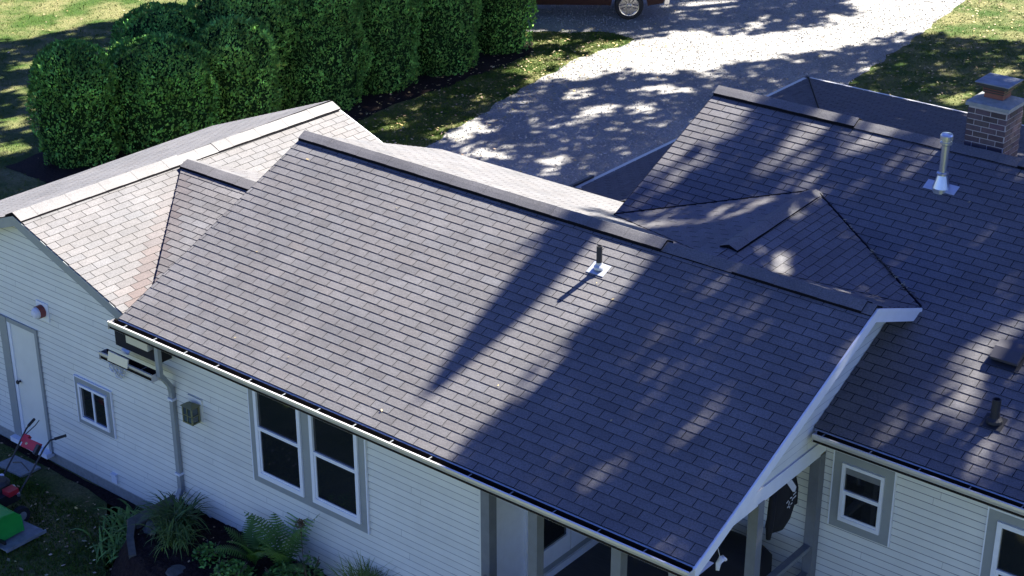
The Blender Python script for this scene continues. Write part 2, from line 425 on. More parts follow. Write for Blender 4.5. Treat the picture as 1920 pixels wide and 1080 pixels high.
# right wing front slope
Wr = V((0, cos(SR), sin(SR))); rl = lambda y: (y-RE)/cos(SR)
mb = MB()
def tint_v(c): return (1, 1, 1)
shingles(mb, (0, RE, REZ), X_, Wr, [[(9.06, 0), (RX1, 0), (RX1, rl(4.9)), (9.06, rl(4.9))], [(RX0, rl(4.9)), (RX1, rl(4.9)), (RX1, rl(RR)), (RX0, rl(RR))]], 5, u0=.11, tint=lambda c: (.93, .93, .96))
underside(mb, [(RX0, 4.95, REZ+(4.95-RE)*tan(SR)), (RX1, 4.95, REZ+(4.95-RE)*tan(SR)), (RX1, RR, RH), (RX0, RR, RH)], .04)
underside(mb, [(9.06, RE, REZ), (RX1, RE, REZ), (RX1, 4.95, REZ+(4.95-RE)*tan(SR)), (9.06, 4.95, REZ+(4.95-RE)*tan(SR))], .04)
rs = mb.build('roof_slope', house); rs['label'] = 'dark front shingle slope of the right wing roof'
mb = MB(); mb.obox((RX0-.014, 4.9, REZ+(4.9-RE)*tan(SR)-.035), (.02, 0, 0), (0, RR-4.9, (RR-4.9)*tan(SR)+.004), (0, 0, .034), 'shingle_edge'); mb.build('drip_edge', rs)
mb = MB()
tr = tan(SR)
shingles(mb, (0, 10.4, RH-(10.4-RR)*tr), X_, V((0, -1, tr)), [[(RX0, 0), (RX1, 0), (RX1, (10.4-RR)/cos(SR)), (RX0, (10.4-RR)/cos(SR))]], 6)
underside(mb, [(RX0, 10.4, RH-(10.4-RR)*tr), (RX1, 10.4, RH-(10.4-RR)*tr), (RX1, RR, RH), (RX0, RR, RH)], .04)
o = mb.build('roof_slope', house); o['label'] = 'rear slope of the right wing roof'
dn2 = V((0, -cos(SR), -sin(SR))); dr2 = V((0, cos(SR), -sin(SR)))
mb = MB()
cap_strip(mb, [(RX0-.01, RR, RH), (6.98, RR, RH)], dn2, dr2, seed=7)
cap_strip(mb, [(6.98, RR, RH-.02), (8.44, RR, RH-.02)], dn2, dr2, raise_=.03, gap=False, seed=8)
cap_strip(mb, [(8.44, RR, RH-.02), (9.35, RR, RH-.02)], dn2, dr2, raise_=.03, gap=False, seed=9)
cap_strip(mb, [(9.35, RR, RH), (RX1, RR, RH)], dn2, dr2, seed=10, raise_=.03)
mb.build('ridge_cap', rs)

# connector gable between the two ridges
S0 = V((7.1, 3.69, 1.612)); T0 = V((7.104, 6.17, 1.738)); VL = V((4.71, 4.91, 1.17)); VR = V((9.33, 4.90, 1.168))
SL0 = V((5.4, 3.9, 1.55)); SR0 = V((9.25, 3.75, 1.585))
def poly_plane(mb, pts, Ud, seed, tint=None, lift=.006, m='shingle'):
    pts = [V(p) for p in pts]; n = (pts[1]-pts[0]).cross(pts[2]-pts[0]).normalized()
    if n.z < 0: n = -n
    U = (V(Ud)-n*n.dot(V(Ud))).normalized(); W = n.cross(U)
    if W.z < 0: W = -W
    O = pts[0]
    shingles(mb, O, U, W, [[((p-O).dot(U), (p-O).dot(W)) for p in pts]], seed, tint=tint, lift=lift, m=m)
mb = MB()
poly_plane(mb, [S0, T0, VL], Y_, 21)
o1 = mb.build('roof_slope', house); o1['label'] = 'left slope of the small connecting roof'
mb = MB()
poly_plane(mb, [S0, T0, VR], Y_, 22)
o2 = mb.build('roof_slope', house); o2['label'] = 'right slope of the small connecting roof with twigs in its valley'
sa = (VL-V((7.1, 5.03, 1.70))).normalized(); sb = (VR-V((7.1, 4.93, 1.70))).normalized()
mb = MB()
cap_strip(mb, [(7.1, 4.02, 1.635), (7.1, 5.2, 1.69), (7.1, 5.75, 1.72)], sa, sb, seed=12, raise_=.018, wd=.13)
cap_strip(mb, [(7.1, 5.75, 1.72), (7.1, 5.95, 1.728), (7.1, 6.16, 1.715)], sa, sb, seed=13, raise_=.016, wd=.13)
mb.build('ridge_cap', o2)
mb = MB(); mb.tube([T0+V((0, 0, .006)), VR+V((0, 0, .008))], .016, 'shingle_edge', 6); mb.build('valley_line', o2)
mb = MB(); mb.tube([T0+V((0, 0, .006)), VL+V((0, 0, .008))], .016, 'shingle_edge', 6); mb.build('valley_line', o1)
# twigs and leaf litter lying in the right valley
mb = MB(); rnd = random.Random(5)
va, vb = T0, VR
for i in range(34):
    t = rnd.choice([rnd.gauss(.35, .05), rnd.gauss(.62, .06), rnd.gauss(.84, .04), rnd.gauss(.84, .04)]); t = min(.97, max(.05, t))
    c = va.lerp(vb, t)+V((rnd.gauss(0, .025), rnd.gauss(0, .02), .03)); a = rnd.uniform(0, 6.3); s_ = rnd.uniform(.012, .035)
    u = V((cos(a), sin(a), 0))*s_; v = V((-sin(a), cos(a), .2))*s_*.35
    mb.face([c-u, c-v, c+u, c+v], 'fallen', (.9, .85, .8))
for i in range(9):
    t = rnd.uniform(.5, .95); c = va.lerp(vb, t)+V((0, 0, .02)); d = (vb-va).normalized()*rnd.uniform(.1, .3)+V((rnd.gauss(0, .05), rnd.gauss(0, .05), .02))
    mb.tube([c-d, c+d], .005, 'bark', 4)
o = mb.build('leaf_litter'); tag(o, 'twigs and pale leaves caught in the roof valley beside the connecting roof', 'leaf litter', kind='stuff')

mb = MB(); rnd = random.Random(77)
for i in range(46):
    if i % 3: x, y = rnd.uniform(6, 13), rnd.uniform(4.95, 7.3); z = REZ+(y-RE)*tan(SR)
    else: x, y = rnd.uniform(.2, 9.2), rnd.uniform(.1, 3.4); z = y*SM
    a = rnd.uniform(0, 6.3); s_ = rnd.uniform(.010, .024); c = V((x, y, z+.02)); u = V((cos(a), sin(a), .3))*s_; v = V((-sin(a), cos(a), .4))*s_*.5
    mb.face([c-u, c-v, c+u, c+v], 'fallen', (.9, .8, .7))
o = mb.build('leaf_specks'); tag(o, 'small pale leaf bits scattered over the shingle slopes', 'leaves', kind='stuff')
# rear wing hip roof
WX0, WY0, WY1, WZ = 1.85, 8.0, 15.3, -.1
HT = V((5.55, 9.5, .95))
mb = MB()
poly_plane(mb, [(WX0, WY0, WZ), (WX0, WY1, WZ), HT, (5.55, 7.1, .95), (2.6, 7.1, WZ+.21)], Y_, 31, m='shingle_matte')
poly_plane(mb, [(WX0, WY1, WZ), HT, (16, 9.5, .95), (16, WY1, WZ)], X_, 32, m='shingle_matte')
mb.tube([(WX0, WY1, WZ+.02), (HT.x, HT.y, HT.z+.02)], .012, 'shingle_edge', 5)
o = mb.build('roof_slope', house); o['label'] = 'low hip roof of the rear wing beside the gravel driveway'
mb = MB()
mb.box((WX0-.1, WY0-.1, WZ-.12), (WX0-.005, WY1+.1, WZ-.005), 'gutter_metal'); mb.box((WX0-.1, WY1+.005, WZ-.12), (16, WY1+.1, WZ-.005), 'gutter_metal')
mb.box((WX0-.16, WY0-.16, WZ-.1), (WX0+.45, WY0-.11, WZ+.03), 'black_metal'); mb.box((WX0-.16, WY0-.11, WZ-.1), (WX0-.11, WY0+.5, WZ+.03), 'black_metal')
g = mb.build('gutter', house)

# garage: cross gable on the left, built through measured corners
GXR, GZR = -2.306, .77
GA = V((-2.42, .17, .83)); GB = V((-2.36, 6.58, .80))
GLa = V((-5.62, .17, -.37)); GLb = V((-5.52, 6.62, -.32))
SG = .391
E1 = GA+V((2.45, 0, -2.45*.375)); E2 = V((.6, 6.58, -.33))
mb = MB()
def stain(c):
    # brown leaf stain washed down the valley, fading to both sides
    a = V((-1.95, 3.0, 0)); b = V((-.25, .5, 0)); d = b-a; t = (V((c.x, c.y, 0))-a).dot(d)/d.length_squared
    q = a+d*max(0, min(1, t)); r_ = (V((c.x, c.y, 0))-q).length
    k = math.exp(-(r_/.16)**2)*(.35+.65*max(0, min(1, t)))
    k2 = math.exp(-(r_/.6)**2)*.12*max(0, min(1, t+.2))
    return (1-.18*k-k2, 1-.36*k-k2, 1-.40*k-k2)
# right slope polygon, in two halves so that it follows the slight sag
mid = (GA+GB)/2
poly_plane(mb, [GA, E1, E2, GB], Y_, 41, tint=stain)
o3 = mb.build('roof_slope', house); o3['label'] = 'bright right slope of the garage roof with a brown valley stain'
mb.faces = None
mb = MB()
poly_plane(mb, [GA, GLa, GLb, GB], Y_, 42)
o4 = mb.build('roof_slope', house); o4['label'] = 'left slope of the garage roof'
sA = (E1-GA).normalized(); sB = (GLa-GA).normalized()
mb = MB()
cap_strip(mb, [GA-V((0, .01, 0)), GA.lerp(GB, .47)], sA, sB, wd=.2, seed=14, raise_=.022)
cap_strip(mb, [GA.lerp(GB, .58), GB], sA, sB, wd=.2, seed=15, raise_=.022)
cap_strip(mb, [GA.lerp(GB, .47), GA.lerp(GB, .58)], sA, sB, wd=.2, seed=16, raise_=.01, gap=False)
mb.build('ridge_cap', o3)
mb = MB()
for a, b in ((GA, E1), (GA, GLa)):
    mb.obox(a+V((0, -.012, -.16)), (0, .03, 0), b-a, (0, 0, .155), 'grey_trim')
mb.build('rake_board', house)
# edge trim of the far rake
mb = MB()
for a, b in ((GB, E2), (GB, GLb)): mb.obox(a+V((0, 0, -.14)), (0, .025, 0), b-a, (0, 0, .13), 'white_paint')
mb.obox(GLa+V((-.02, 0, -.12)), GLb-GLa, (.02, 0, 0), (0, 0, .12), 'white_paint')
mb.build('fascia', house)
# small cross roof between garage and middle roof
SMR = V((-1.27, 3.217, .772)); sr_ = .305; zs0 = -.21
VFb = V((-.0, .0, 0))
kx = lambda z: GXR+(GZR-z)/SG
vt = V((kx(.772)+.05, 3.2, .79)); vbm = V((kx(zs0)+.12, 0.0, zs0+.03))
mb = MB()
poly_plane(mb, [vt, V((.6, 3.2, .79)), V((.6, 0.15, zs0+.07)), vbm+V((0, .15, .04))], X_, 51, tint=stain, lift=.012)
o5 = mb.build('roof_slope', house); o5['label'] = 'front slope of the small cross roof beside the garage'
mb = MB()
vk = V((kx(.1)+.2, 5.4, .12))
poly_plane(mb, [vt, V((.6, 3.2, .79)), V((.6, 5.4, .12)), vk], X_, 52, lift=.012)
o6 = mb.build('roof_slope', house); o6['label'] = 'white sunlit rear slope of the small cross roof'
mb = MB()
cap_strip(mb, [vt+V((.1, 0, 0)), V((.6, 3.2, .79))], V((0, -1, -.3)).normalized(), V((0, 1, -.3)).normalized(), seed=17, wd=.17)
mb.build('ridge_cap', o5)

# ---- walls
WY = .38
def gp(u, z): return (u, z)
mb = MB()
GW0, GW1 = -5.3, .62
gap_z = lambda x: (GA.z-.1)-abs(x-GA.x)*.375
siding(mb, (0, WY, 0), X_, [[(GW0, -3.22), (GA.x, -3.22), (GA.x, gap_z(GA.x)), (GW0, gap_z(GW0))], [(GA.x, -3.22), (.2, -3.22), (.2, gap_z(.2)), (GA.x, gap_z(GA.x))], [(.2, -3.22), (GW1, -3.22), (GW1, -.18), (.2, gap_z(.2))], [(GW1, -3.22), (6.1, -3.22), (6.1, -.06), (GW1, -.06)]], seed=4)
mb.box((GW0, WY+.002, GZ-.2), (6.1, WY+.15, -3.22), 'concrete')
wl = mb.build('wall', house); wl['label'] = 'cream clapboard front wall with windows and garage door'
mb = MB()
siding(mb, (GW0, 6.4, 0), V((0, -1, 0)), [[(0, -3.22), (6.0, -3.22), (6.0, -.45), (0, -.45)]], seed=6)
siding(mb, (16, WY, 0), V((-1, 0, 0)), [], seed=7) if False else None
siding(mb, (0.2, 6.4, 0), V((-1, 0, 0)), [[(0, -3.22), (5.5, -3.22), (5.5, -.5), (0, -.5)], [(0, -.5), (5.5, -.5), (2.6, .6)]], seed=8)
siding(mb, (4.9, 6.35, 0), V((-1, 0, 0)), [[(0, -3.3), (4.7, -3.3), (4.7, .5), (0, .5)]], seed=8)
siding(mb, (4.9, 10.2, 0), V((0, -1, 0)), [[(0, -3.3), (5.2, -3.3), (5.2, 1.0), (2.8, 2.15), (0, 1.0)]], seed=9)
siding(mb, (2.2, 15.0, 0), V((0, -1, 0)), [[(0, -3.3), (6.7, -3.3), (6.7, -.15), (0, -.15)]], seed=9)
siding(mb, (15.6, 15.0, 0), V((-1, 0, 0)), [[(0, -3.3), (13.4, -3.3), (13.4, -.15), (0, -.15)]], seed=9)
siding(mb, (15.6, 3.28, 0), V((0, 1, 0)), [[(0, -3.3), (11.7, -3.3), (11.7, -.1), (4.2, 2.1), (0, .25)]], seed=9)
mb.build('wall', house)['label'] = 'clapboard walls at the back and sides of the house'
# right wing wall
mb = MB()
siding(mb, (0, 3.28, 0), X_, [[(6.1, -3.22), (15.6, -3.22), (15.6, .2), (6.1, .2)]], seed=12)
mb.box((6.1, 3.27, -3.4), (15.6, 3.4, -3.22), 'concrete')
rw = mb.build('wall', house); rw['label'] = 'front wall of the right wing in shade'
# porch side wall (faces right)
mb = MB()
siding(mb, (6.1, WY, 0), Y_, [[(.0, -3.3), (.02, -3.3), (.02, 0), (0, 0)]], seed=12)
mb.box((6.0, WY+.02, -2.45), (6.1, 3.27, 0), 'white_paint')
mb.build('wall', house)['label'] = 'plain white side wall of the porch'
# gable triangle above the porch
GX = 9.04
mb = MB()
siding(mb, (GX, 0, 0), Y_, [[(.06, -.02), (3.6, -.02), (3.6, SM*3.6-.03), (.06, .0)], [(3.6, -.02), (5.4, -.02), (5.4, MH-RB*(5.4-MR)-.03), (3.6, SM*3.6-.03)]], seed=13)
gw = mb.build('gable_wall', house)
mb = MB()
mb.box((GX-.1, .08, -.22), (GX+.03, 3.26, -.02), 'white_paint')
mb.box((6.12, .05, -.2), (GX-.1, .2, -.0), 'white_paint')
mb.build('porch_beam', house)
# rake fascia on the right end
mb = MB()
def rake(x, y0, z0, y1, z1, h, th, m='white_paint', inx=0):
    mb.obox((x-th, y0, z0-h), (th, 0, 0), (0, y1-y0, z1-z0), (0, 0, h), m)
rake(MX1+.012, -.03, -.012, MR, MH-.004, .17, .022)
rake(MX1+.028, -.03, -.004, MR, MH+.004, .05, .02)
rake(MX1+.012, MR, MH-.004, 4.86, MH-RB*(4.86-MR)-.004, .17, .022)
rake(MX1+.028, MR, MH+.004, 4.86, MH-RB*(4.86-MR)+.004, .05, .02)
rake(GX+.03, .1, .0, 4.7, 0, .0001, .001) if False else None
mb.build('rake_board', house)
mb = MB()
mb.face([(GX, 0, -.17), (MX1-.01, 0, -.17), (MX1-.01, MR, MH-.17), (GX, MR, MH-.17)], 'white_paint')
mb.face([(GX, 4.86, MH-RB*(4.86-MR)-.17), (MX1-.01, 4.86, MH-RB*(4.86-MR)-.17), (MX1-.01, MR, MH-.17), (GX, MR, MH-.17)], 'white_paint')
mb.face([(0, -.0, -.16), (MX1, 0, -.16), (MX1, WY, -.16), (0, WY, -.16)], 'white_paint')
mb.face([(9.06, RE, REZ-.15), (RX1, RE, REZ-.15), (RX1, 3.28, REZ-.15), (9.06, 3.28, REZ-.15)], 'white_paint')
mb.face([(6.1, .2, -.03), (GX-.1, .2, -.03), (GX-.1, 3.27, -.03), (6.1, 3.27, -.03)], 'white_paint')
mb.box((0, -.012, -.16), (MX1, .01, -.012), 'white_paint')
mb.box((9.1, RE-.012, REZ-.15), (RX1, RE+.01, REZ-.012), 'white_paint')
mb.build('soffit', house)

# ---- gutters
def gutter(x0, x1, yb, zt, parent, w_=.125, d=.115, strap=.6, first=.2, seed=0):
    mb = MB(); t = .012
    # K profile: back, floor, front with rolled lip
    mb.box((x0, yb-.006, zt-d), (x1, yb, zt-.004), 'gutter_inside')
    mb.box((x0, yb-w_*.75, zt-d), (x1, yb-.006, zt-d+.004), 'gutter_metal')
    f0, f1, f2, f3 = (yb-w_*.75, zt-d), (yb-w_*.80, zt-d*.6), (yb-w_, zt-.03), (yb-w_, zt)
    pr = [f0, f1, f2, f3, (yb-w_-.006, zt+.006), (yb-w_+.014, zt+.010), (yb-w_+.016, zt-.004)]
    for (ya, za), (yc, zc) in zip(pr, pr[1:]):
        mb.face([(x0, ya, za), (x1, ya, za), (x1, yc, zc), (x0, yc, zc)], 'gutter_metal')
    mb.box((x0, yb-w_*.80, zt-d+.004), (x1, yb-w_*.80+.004, zt-d*.55), 'gutter_inside') if False else None; mb.box((x0, yb-w_+.026, zt-d+.006), (x1, yb-w_+.030, zt-.006), 'gutter_inside'); mb.box((x0, yb-w_-.008, zt-.002), (x1, yb-w_+.018, zt+.012), 'gutter_metal'); mb.box((x0, yb-.012, zt-d), (x1, yb-.007, zt-.004), 'gutter_inside')
    mb.box((x0-.003, yb-w_, zt-d), (x0, yb, zt), 'gutter_metal'); mb.box((x1, yb-w_, zt-d), (x1+.003, yb, zt), 'gutter_metal')
    g = mb.build('gutter', parent)
    # leaf muck inside
    mb = MB(); rr = random.Random(seed); n = int((x1-x0)/.12); 
    for i in range(n):
        a, b = x0+(x1-x0)*i/n, x0+(x1-x0)*(i+1)/n; h0 = zt-d*.78+rr.uniform(-.01, .012)
        mb.box((a, yb-w_+.030, zt-d+.01), (b, yb-.008, h0), 'gutter_inside')
    mb.build('leaf_debris', g)
    x = x0+first; mb = MB()
    while x < x1: mb.box((x-.007, yb-w_+.018, zt-.012), (x+.007, yb-.008, zt-.007), 'post_grey'); x += strap
    mb.build('hanger_row', g)['kind'] = 'stuff'
    return g
gutter(-.07, MX1+.01, -.016, -.012, house, first=.28, strap=.61)
gutter(9.12, RX1, RE-.016, REZ-.012, house, first=.1, strap=.61, seed=4)
gl = gutter(-.50, .61, .12, -.66, house, first=.85, strap=2, seed=6, w_=.15)
gl['label'] = 'short lower gutter beneath the garage valley'
mb = MB(); mb.obox((-.28, -.06, -.70), (.42, 0, 0), (0, .02, 0), (0, .03, .13), 'gutter_metal'); mb.obox((-.2, .12, -.62), (.16, 0, -.0), (0, .12, .12), (0, .01, .03), 'gutter_metal')
mb.build('splash_guard', gl)
# black box painted as the shaded recess, and return above the lower gutter
mb = MB()
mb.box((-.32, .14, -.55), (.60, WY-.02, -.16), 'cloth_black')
mb.box((.05, .04, -.36), (.5, .13, -.17), 'gutter_metal')
mb.build('eave_return_shade', house)
# downspout
mb = MB()
def dsp(p, w_=.075, d=.06):
    for a, b in zip(p, p[1:]): mb.beam(a, b, w_, d, 'grey_trim', side=(1, 0, 0))
dsp([(.66, .08, -.12), (.66, .08, -.70)]); dsp([(.66, .08, -.67), (.60, WY-.10, -.95), (.56, WY-.05, -1.08)]); dsp([(.56, WY-.05, -1.0), (.56, WY-.05, -2.66)])
dsp([(.56, WY-.05, -2.64), (.62, WY-.2, -2.8)])
for z in (-1.2, -2.4): mb.box((.51, WY-.1, z), (.61, WY-.0, z+.03), 'white_paint')
mb.build('downspout', house)

# ---- windows
def window(x0, x1, z0, z1, y, trim=.11, fr=.045, split='h', parent=house, twin=None, label=None, blind=False, topc=True):
    mb = MB(); p = .028
    # trim boards
    xo0, xo1, zo0, zo1 = x0-trim, x1+trim, z0-trim, z1+trim
    mb.box((xo0, y-p, zo0), (x0, y, zo1), 'grey_trim'); mb.box((x1, y-p, zo0), (xo1, y, zo1), 'grey_trim')
    mb.box((x0, y-p, zo0), (x1, y, z0), 'grey_trim'); mb.box((x0, y-p, z1), (x1, y, zo1), 'grey_trim')
    for a, b in (((xo0-.018, y-p-.003, zo0), (xo0, y, zo1)), ((xo1, y-p-.003, zo0), (xo1+.018, y, zo1)), ((xo0-.018, y-p-.003, zo1), (xo1+.018, y, zo1+.018))): mb.box(a, b, 'white_paint')
    wn = mb.build('window', parent)
    if label: wn['label'] = label
    return wn
def sash(wn, x0, x1, z0, z1, y, fr=.055, mid='h', blind=None):
    mb = MB(); q = y-.045
    mb.box((x0, q, z0), (x0+fr, y, z1), 'white_paint'); mb.box((x1-fr, q, z0), (x1, y, z1), 'white_paint')
    mb.box((x0+fr, q, z0), (x1-fr, y, z0+fr*1.3), 'white_paint'); mb.box((x0+fr, q, z1-fr), (x1-fr, y, z1), 'white_paint')
    zm = z0+(z1-z0)*.51
    if mid == 'h':
        mb.box((x0+fr, q+.008, zm-.025), (x1-fr, y, zm+.025), 'white_paint')
        mb.box((x0+fr, q+.012, z0+fr*1.3), (x0+fr+.03, y, zm-.025), 'white_paint'); mb.box((x1-fr-.012, q+.014, z0+fr*1.3), (x1-fr, y, zm-.025), 'white_paint')
        mb.box((x0+fr+.03, q+.012, z0+fr*1.3), (x1-fr-.012, y, z0+fr*1.3+.03), 'white_paint')
    else:
        xm = (x0+x1)/2; mb.box((xm-.016, q+.01, z0+fr), (xm+.016, y, z1-fr), 'white_paint')
    f = mb.build('frame', wn)
    ov = [((x0+fr, zm+.025), (x1-fr, z1-fr)), ((x0+fr, z0+fr), (x1-fr, zm-.025))] if mid == 'h' else [((x0+fr, z0+fr), ((x0+x1)/2-.016, z1-fr)), (((x0+x1)/2+.016, z0+fr), (x1-fr, z1-fr))]
    for i, ((a, b), (c, d)) in enumerate(ov):
        mb = MB(); yy = y-.012-(.008 if i else 0); mb.box((a, yy, b), (c, yy+.004, d), 'glass'); mb.build('pane', wn)
    if blind:
        mb = MB(); mb.box((x0+fr, y-.018, z1-fr-.1), (x1-fr, y-.014, z1-fr), 'post_grey'); mb.build('blind', wn)
wn = window(2.24, 4.12, -1.78, -.30, WY-.012, label='grey trimmed pair of tall sash windows under the main gutter')
mb = MB(); mb.box((3.10, WY-.041, -1.78), (3.27, WY-.012, -.30), 'grey_trim'); mb.build('mullion', wn)
sash(wn, 2.24, 3.10, -1.78, -.30, WY-.02); sash(wn, 3.27, 4.12, -1.78, -.30, WY-.02)
wn = window(-1.60, -.95, -2.27, -1.67, WY-.012, trim=.085, label='small square sliding window beside the garage door')
sash(wn, -1.60, -.95, -2.27, -1.67, WY-.02, fr=.04, mid='v')
YR = 3.28-.012
wn = window(9.32, 9.87, -1.05, -.26, YR, trim=.12, label='sash window of the right wing beside the porch post')
sash(wn, 9.32, 9.87, -1.05, -.26, YR-.008, fr=.04, blind=True)
wn = window(11.28, 12.6, -1.6, -.28, YR, trim=.12, label='larger window of the right wing at the picture edge')
sash(wn, 11.28, 12.6, -1.6, -.28, YR-.008, fr=.06)

# ---- garage door (personnel door)
mb = MB()
mb.box((-3.42, WY-.05, -3.22), (-3.24, WY, -1.1), 'grey_trim'); mb.box((-2.56, WY-.04, -3.22), (-2.50, WY, -1.1), 'grey_trim'); mb.box((-3.24, WY-.04, -1.17), (-2.56, WY, -1.1), 'grey_trim')
mb.box((-3.24, WY-.036, -3.15), (-3.17, WY, -1.17), 'white_paint')
dr_ = mb.build('door', house); dr_['label'] = 'plain white side door of the garage'
mb = MB(); mb.box((-3.17, WY-.02, -3.14), (-2.56, WY-.002, -1.17), 'siding'); mb.build('door_leaf', dr_)
mb = MB(); mb.lathe((-3.11, WY-.02, -2.16), [(.0, -.07), (.03, -.065), (.035, -.045), (.012, -.03), (.02, 0)], 'black_metal', 12, axis=(0, 1, 0)); mb.build('handle', dr_)
mb = MB(); mb.box((-3.42, WY-.14, -3.27), (-2.50, WY, -3.19), 'white_paint'); mb.build('sill', dr_)
# strobe / alarm lamp
mb = MB(); mb.box((-2.42, WY-.03, -.86), (-2.14, WY-.008, -.57), 'white_paint')
lm = mb.build('wall_lamp', house); lm['label'] = 'round red and white lamp on a square plate high on the garage wall'
mb = MB(); mb.lathe((-2.29, WY-.03, -.71), [(.10, 0), (.10, -.05), (.095, -.09)], 'red_lamp', 18, axis=(0, 1, 0)); mb.build('housing', lm)
mb = MB(); mb.lathe((-2.29, WY-.03, -.71), [(.09, -.088), (.085, -.12), (.06, -.15), (.0, -.165)], 'cloth_white', 18, axis=(0, 1, 0)); mb.build('globe', lm)
# lantern on plate
mb = MB(); mb.box((.86, WY-.03, -1.37), (1.15, WY-.008, -1.02), 'siding')
lt = mb.build('wall_lantern', house); lt['label'] = 'square brass lantern with glass panes by the downspout'
mb = MB(); mb.box((.92, WY-.19, -1.36), (1.12, WY-.05, -1.34), 'brass')
for x in (.92, 1.10):
    for y in (WY-.19, WY-.065): mb.box((x, y, -1.34), (x+.018, y+.018, -1.12), 'brass')
mb.box((.92, WY-.19, -1.12), (1.12, WY-.05, -1.10), 'brass'); mb.box((.92, WY-.19, -1.24), (1.12, WY-.183, -1.228), 'brass'); mb.box((1.015, WY-.191, -1.34), (1.028, WY-.184, -1.12), 'brass')
mb.box((1.113, WY-.19, -1.24), (1.12, WY-.05, -1.228), 'brass')
mb.face([(.90, WY-.21, -1.10), (1.14, WY-.21, -1.10), (1.06, WY-.13, -1.05), (.98, WY-.13, -1.05)], 'brass'); mb.face([(1.14, WY-.21, -1.10), (1.14, WY-.03, -1.10), (1.06, WY-.1, -1.05), (1.06, WY-.13, -1.05)], 'brass')
mb.build('cage', lt)
mb = MB(); mb.box((.935, WY-.18, -1.335), (1.105, WY-.07, -1.125), 'lamp_glass'); mb.build('lamp_glass', lt)
# outlet cover
mb = MB(); mb.box((-1.05, WY-.05, -3.15), (-.93, WY-.008, -2.99), 'white_paint'); mb.box((-1.05, WY-.07, -3.02), (-.93, WY-.05, -2.99), 'white_paint'); mb.build('outlet_cover', house)
# metal scroll ornament hanging on the wall
mb = MB()
def ring(c, r, tr_=.008, m='lead', y=WY-.05, a0=0, a1=2*pi):
    mb.tube([(c[0]+r*cos(a0+(a1-a0)*k/14), y, c[1]+r*sin(a0+(a1-a0)*k/14)) for k in range(15)], tr_, m, 5)
for cx, cz, r_ in ((-.72, -1.12, .07), (-.74, -1.12, .04), (-.62, -1.2, .05), (-.5, -1.1, .07), (-.52, -1.09, .04), (-.42, -1.0, .06), (-.6, -1.08, .05), (-.55, -1.2, .04)): ring((cx, cz), r_)
mb.tube([(-.8, WY-.04, -1.06), (-.6, WY-.05, -1.22), (-.38, WY-.05, -.95)], .009, 'lead', 5)
orn = mb.build('wall_ornament'); tag(orn, 'silver scrollwork ornament hanging on the garage siding under the short gutter', 'ornament')

# ---- porch
FLZ = -2.44
mb = MB(); mb.box((6.1, .1, FLZ-.14), (9.1, 3.27, FLZ), 'deck'); mb.box((6.12, .12, GZ), (9.08, .16, FLZ-.14), 'post_grey'); mb.box((9.04, .12, GZ), (9.08, 3.2, FLZ-.14), 'post_grey')
mb.build('porch_floor', house)
for (x, y, zt) in ((7.0, .14, -.02), (8.17, .14, -.02), (8.94, .12, -.02), (8.95, 1.72, -.2), (8.94, 3.13, -.2)):
    mb = MB(); mb.box((x, y, FLZ), (x+.13, y+.13, zt), 'post_grey'); mb.box((x-.012, y-.012, FLZ), (x+.142, y+.142, FLZ+.12), 'post_grey'); mb.build('porch_post', house)
mb = MB(); mb.box((6.085, WY-.03, -3.2), (6.115, WY+.01, -.06), 'siding'); mb.box((6.13, WY-.05, -3.2), (6.26, WY+.09, -.04), 'post_grey'); mb.build('corner_board', house)
mb = MB()
for z in (-1.53, -1.93): mb.beam((9.0, .25, z), (9.0, 3.2, z), .09, .06, 'post_grey', side=(1, 0, 0))
for i in range(16): mb.box((8.985, .4+i*.17, FLZ+.1), (9.015, .43+i*.17, -1.93), 'post_grey')
mb.build('porch_railing', house); mb = MB()
for z in (-1.60,): mb.beam((6.26, .2, z), (7.0, .2, z), .09, .05, 'post_grey', side=(0, 1, 0))
for i in range(4): mb.box((6.4+i*.15, .185, FLZ), (6.43+i*.15, .215, -1.62), 'post_grey')
mb.build('porch_railing', house)
# sliding door in the porch side wall
mb = MB(); xx = 6.1
mb.box((xx, 1.2, FLZ), (xx+.05, 1.30, -.1), 'white_paint'); mb.box((xx, 2.95, FLZ), (xx+.05, 3.03, -.1), 'white_paint'); mb.box((xx, 1.30, FLZ), (xx+.06, 2.95, FLZ+.1), 'white_paint'); mb.box((xx, 1.30, -.2), (xx+.05, 2.95, -.1), 'white_paint')
mb.box((xx, 1.30, FLZ+.1), (xx+.03, 2.95, FLZ+.2), 'grey_trim')
sdr = mb.build('sliding_door', house)
mb = MB()
for y0, y1 in ((1.33, 2.1), (2.12, 2.92)):
    mb.box((xx+.01, y0, FLZ+.2), (xx+.045, y0+.07, -.2), 'white_paint'); mb.box((xx+.01, y1-.05, FLZ+.2), (xx+.045, y1, -.2), 'white_paint')
    mb.box((xx+.01, y0+.07, FLZ+.2), (xx+.043, y1-.05, FLZ+.46), 'white_paint')
mb.build('frame', sdr)
for y0, y1 in ((1.40, 2.05), (2.19, 2.87)):
    mb = MB(); mb.box((xx+.012, y0, FLZ+.46), (xx+.016, y1, -.2), 'glass'); mb.build('pane', sdr)

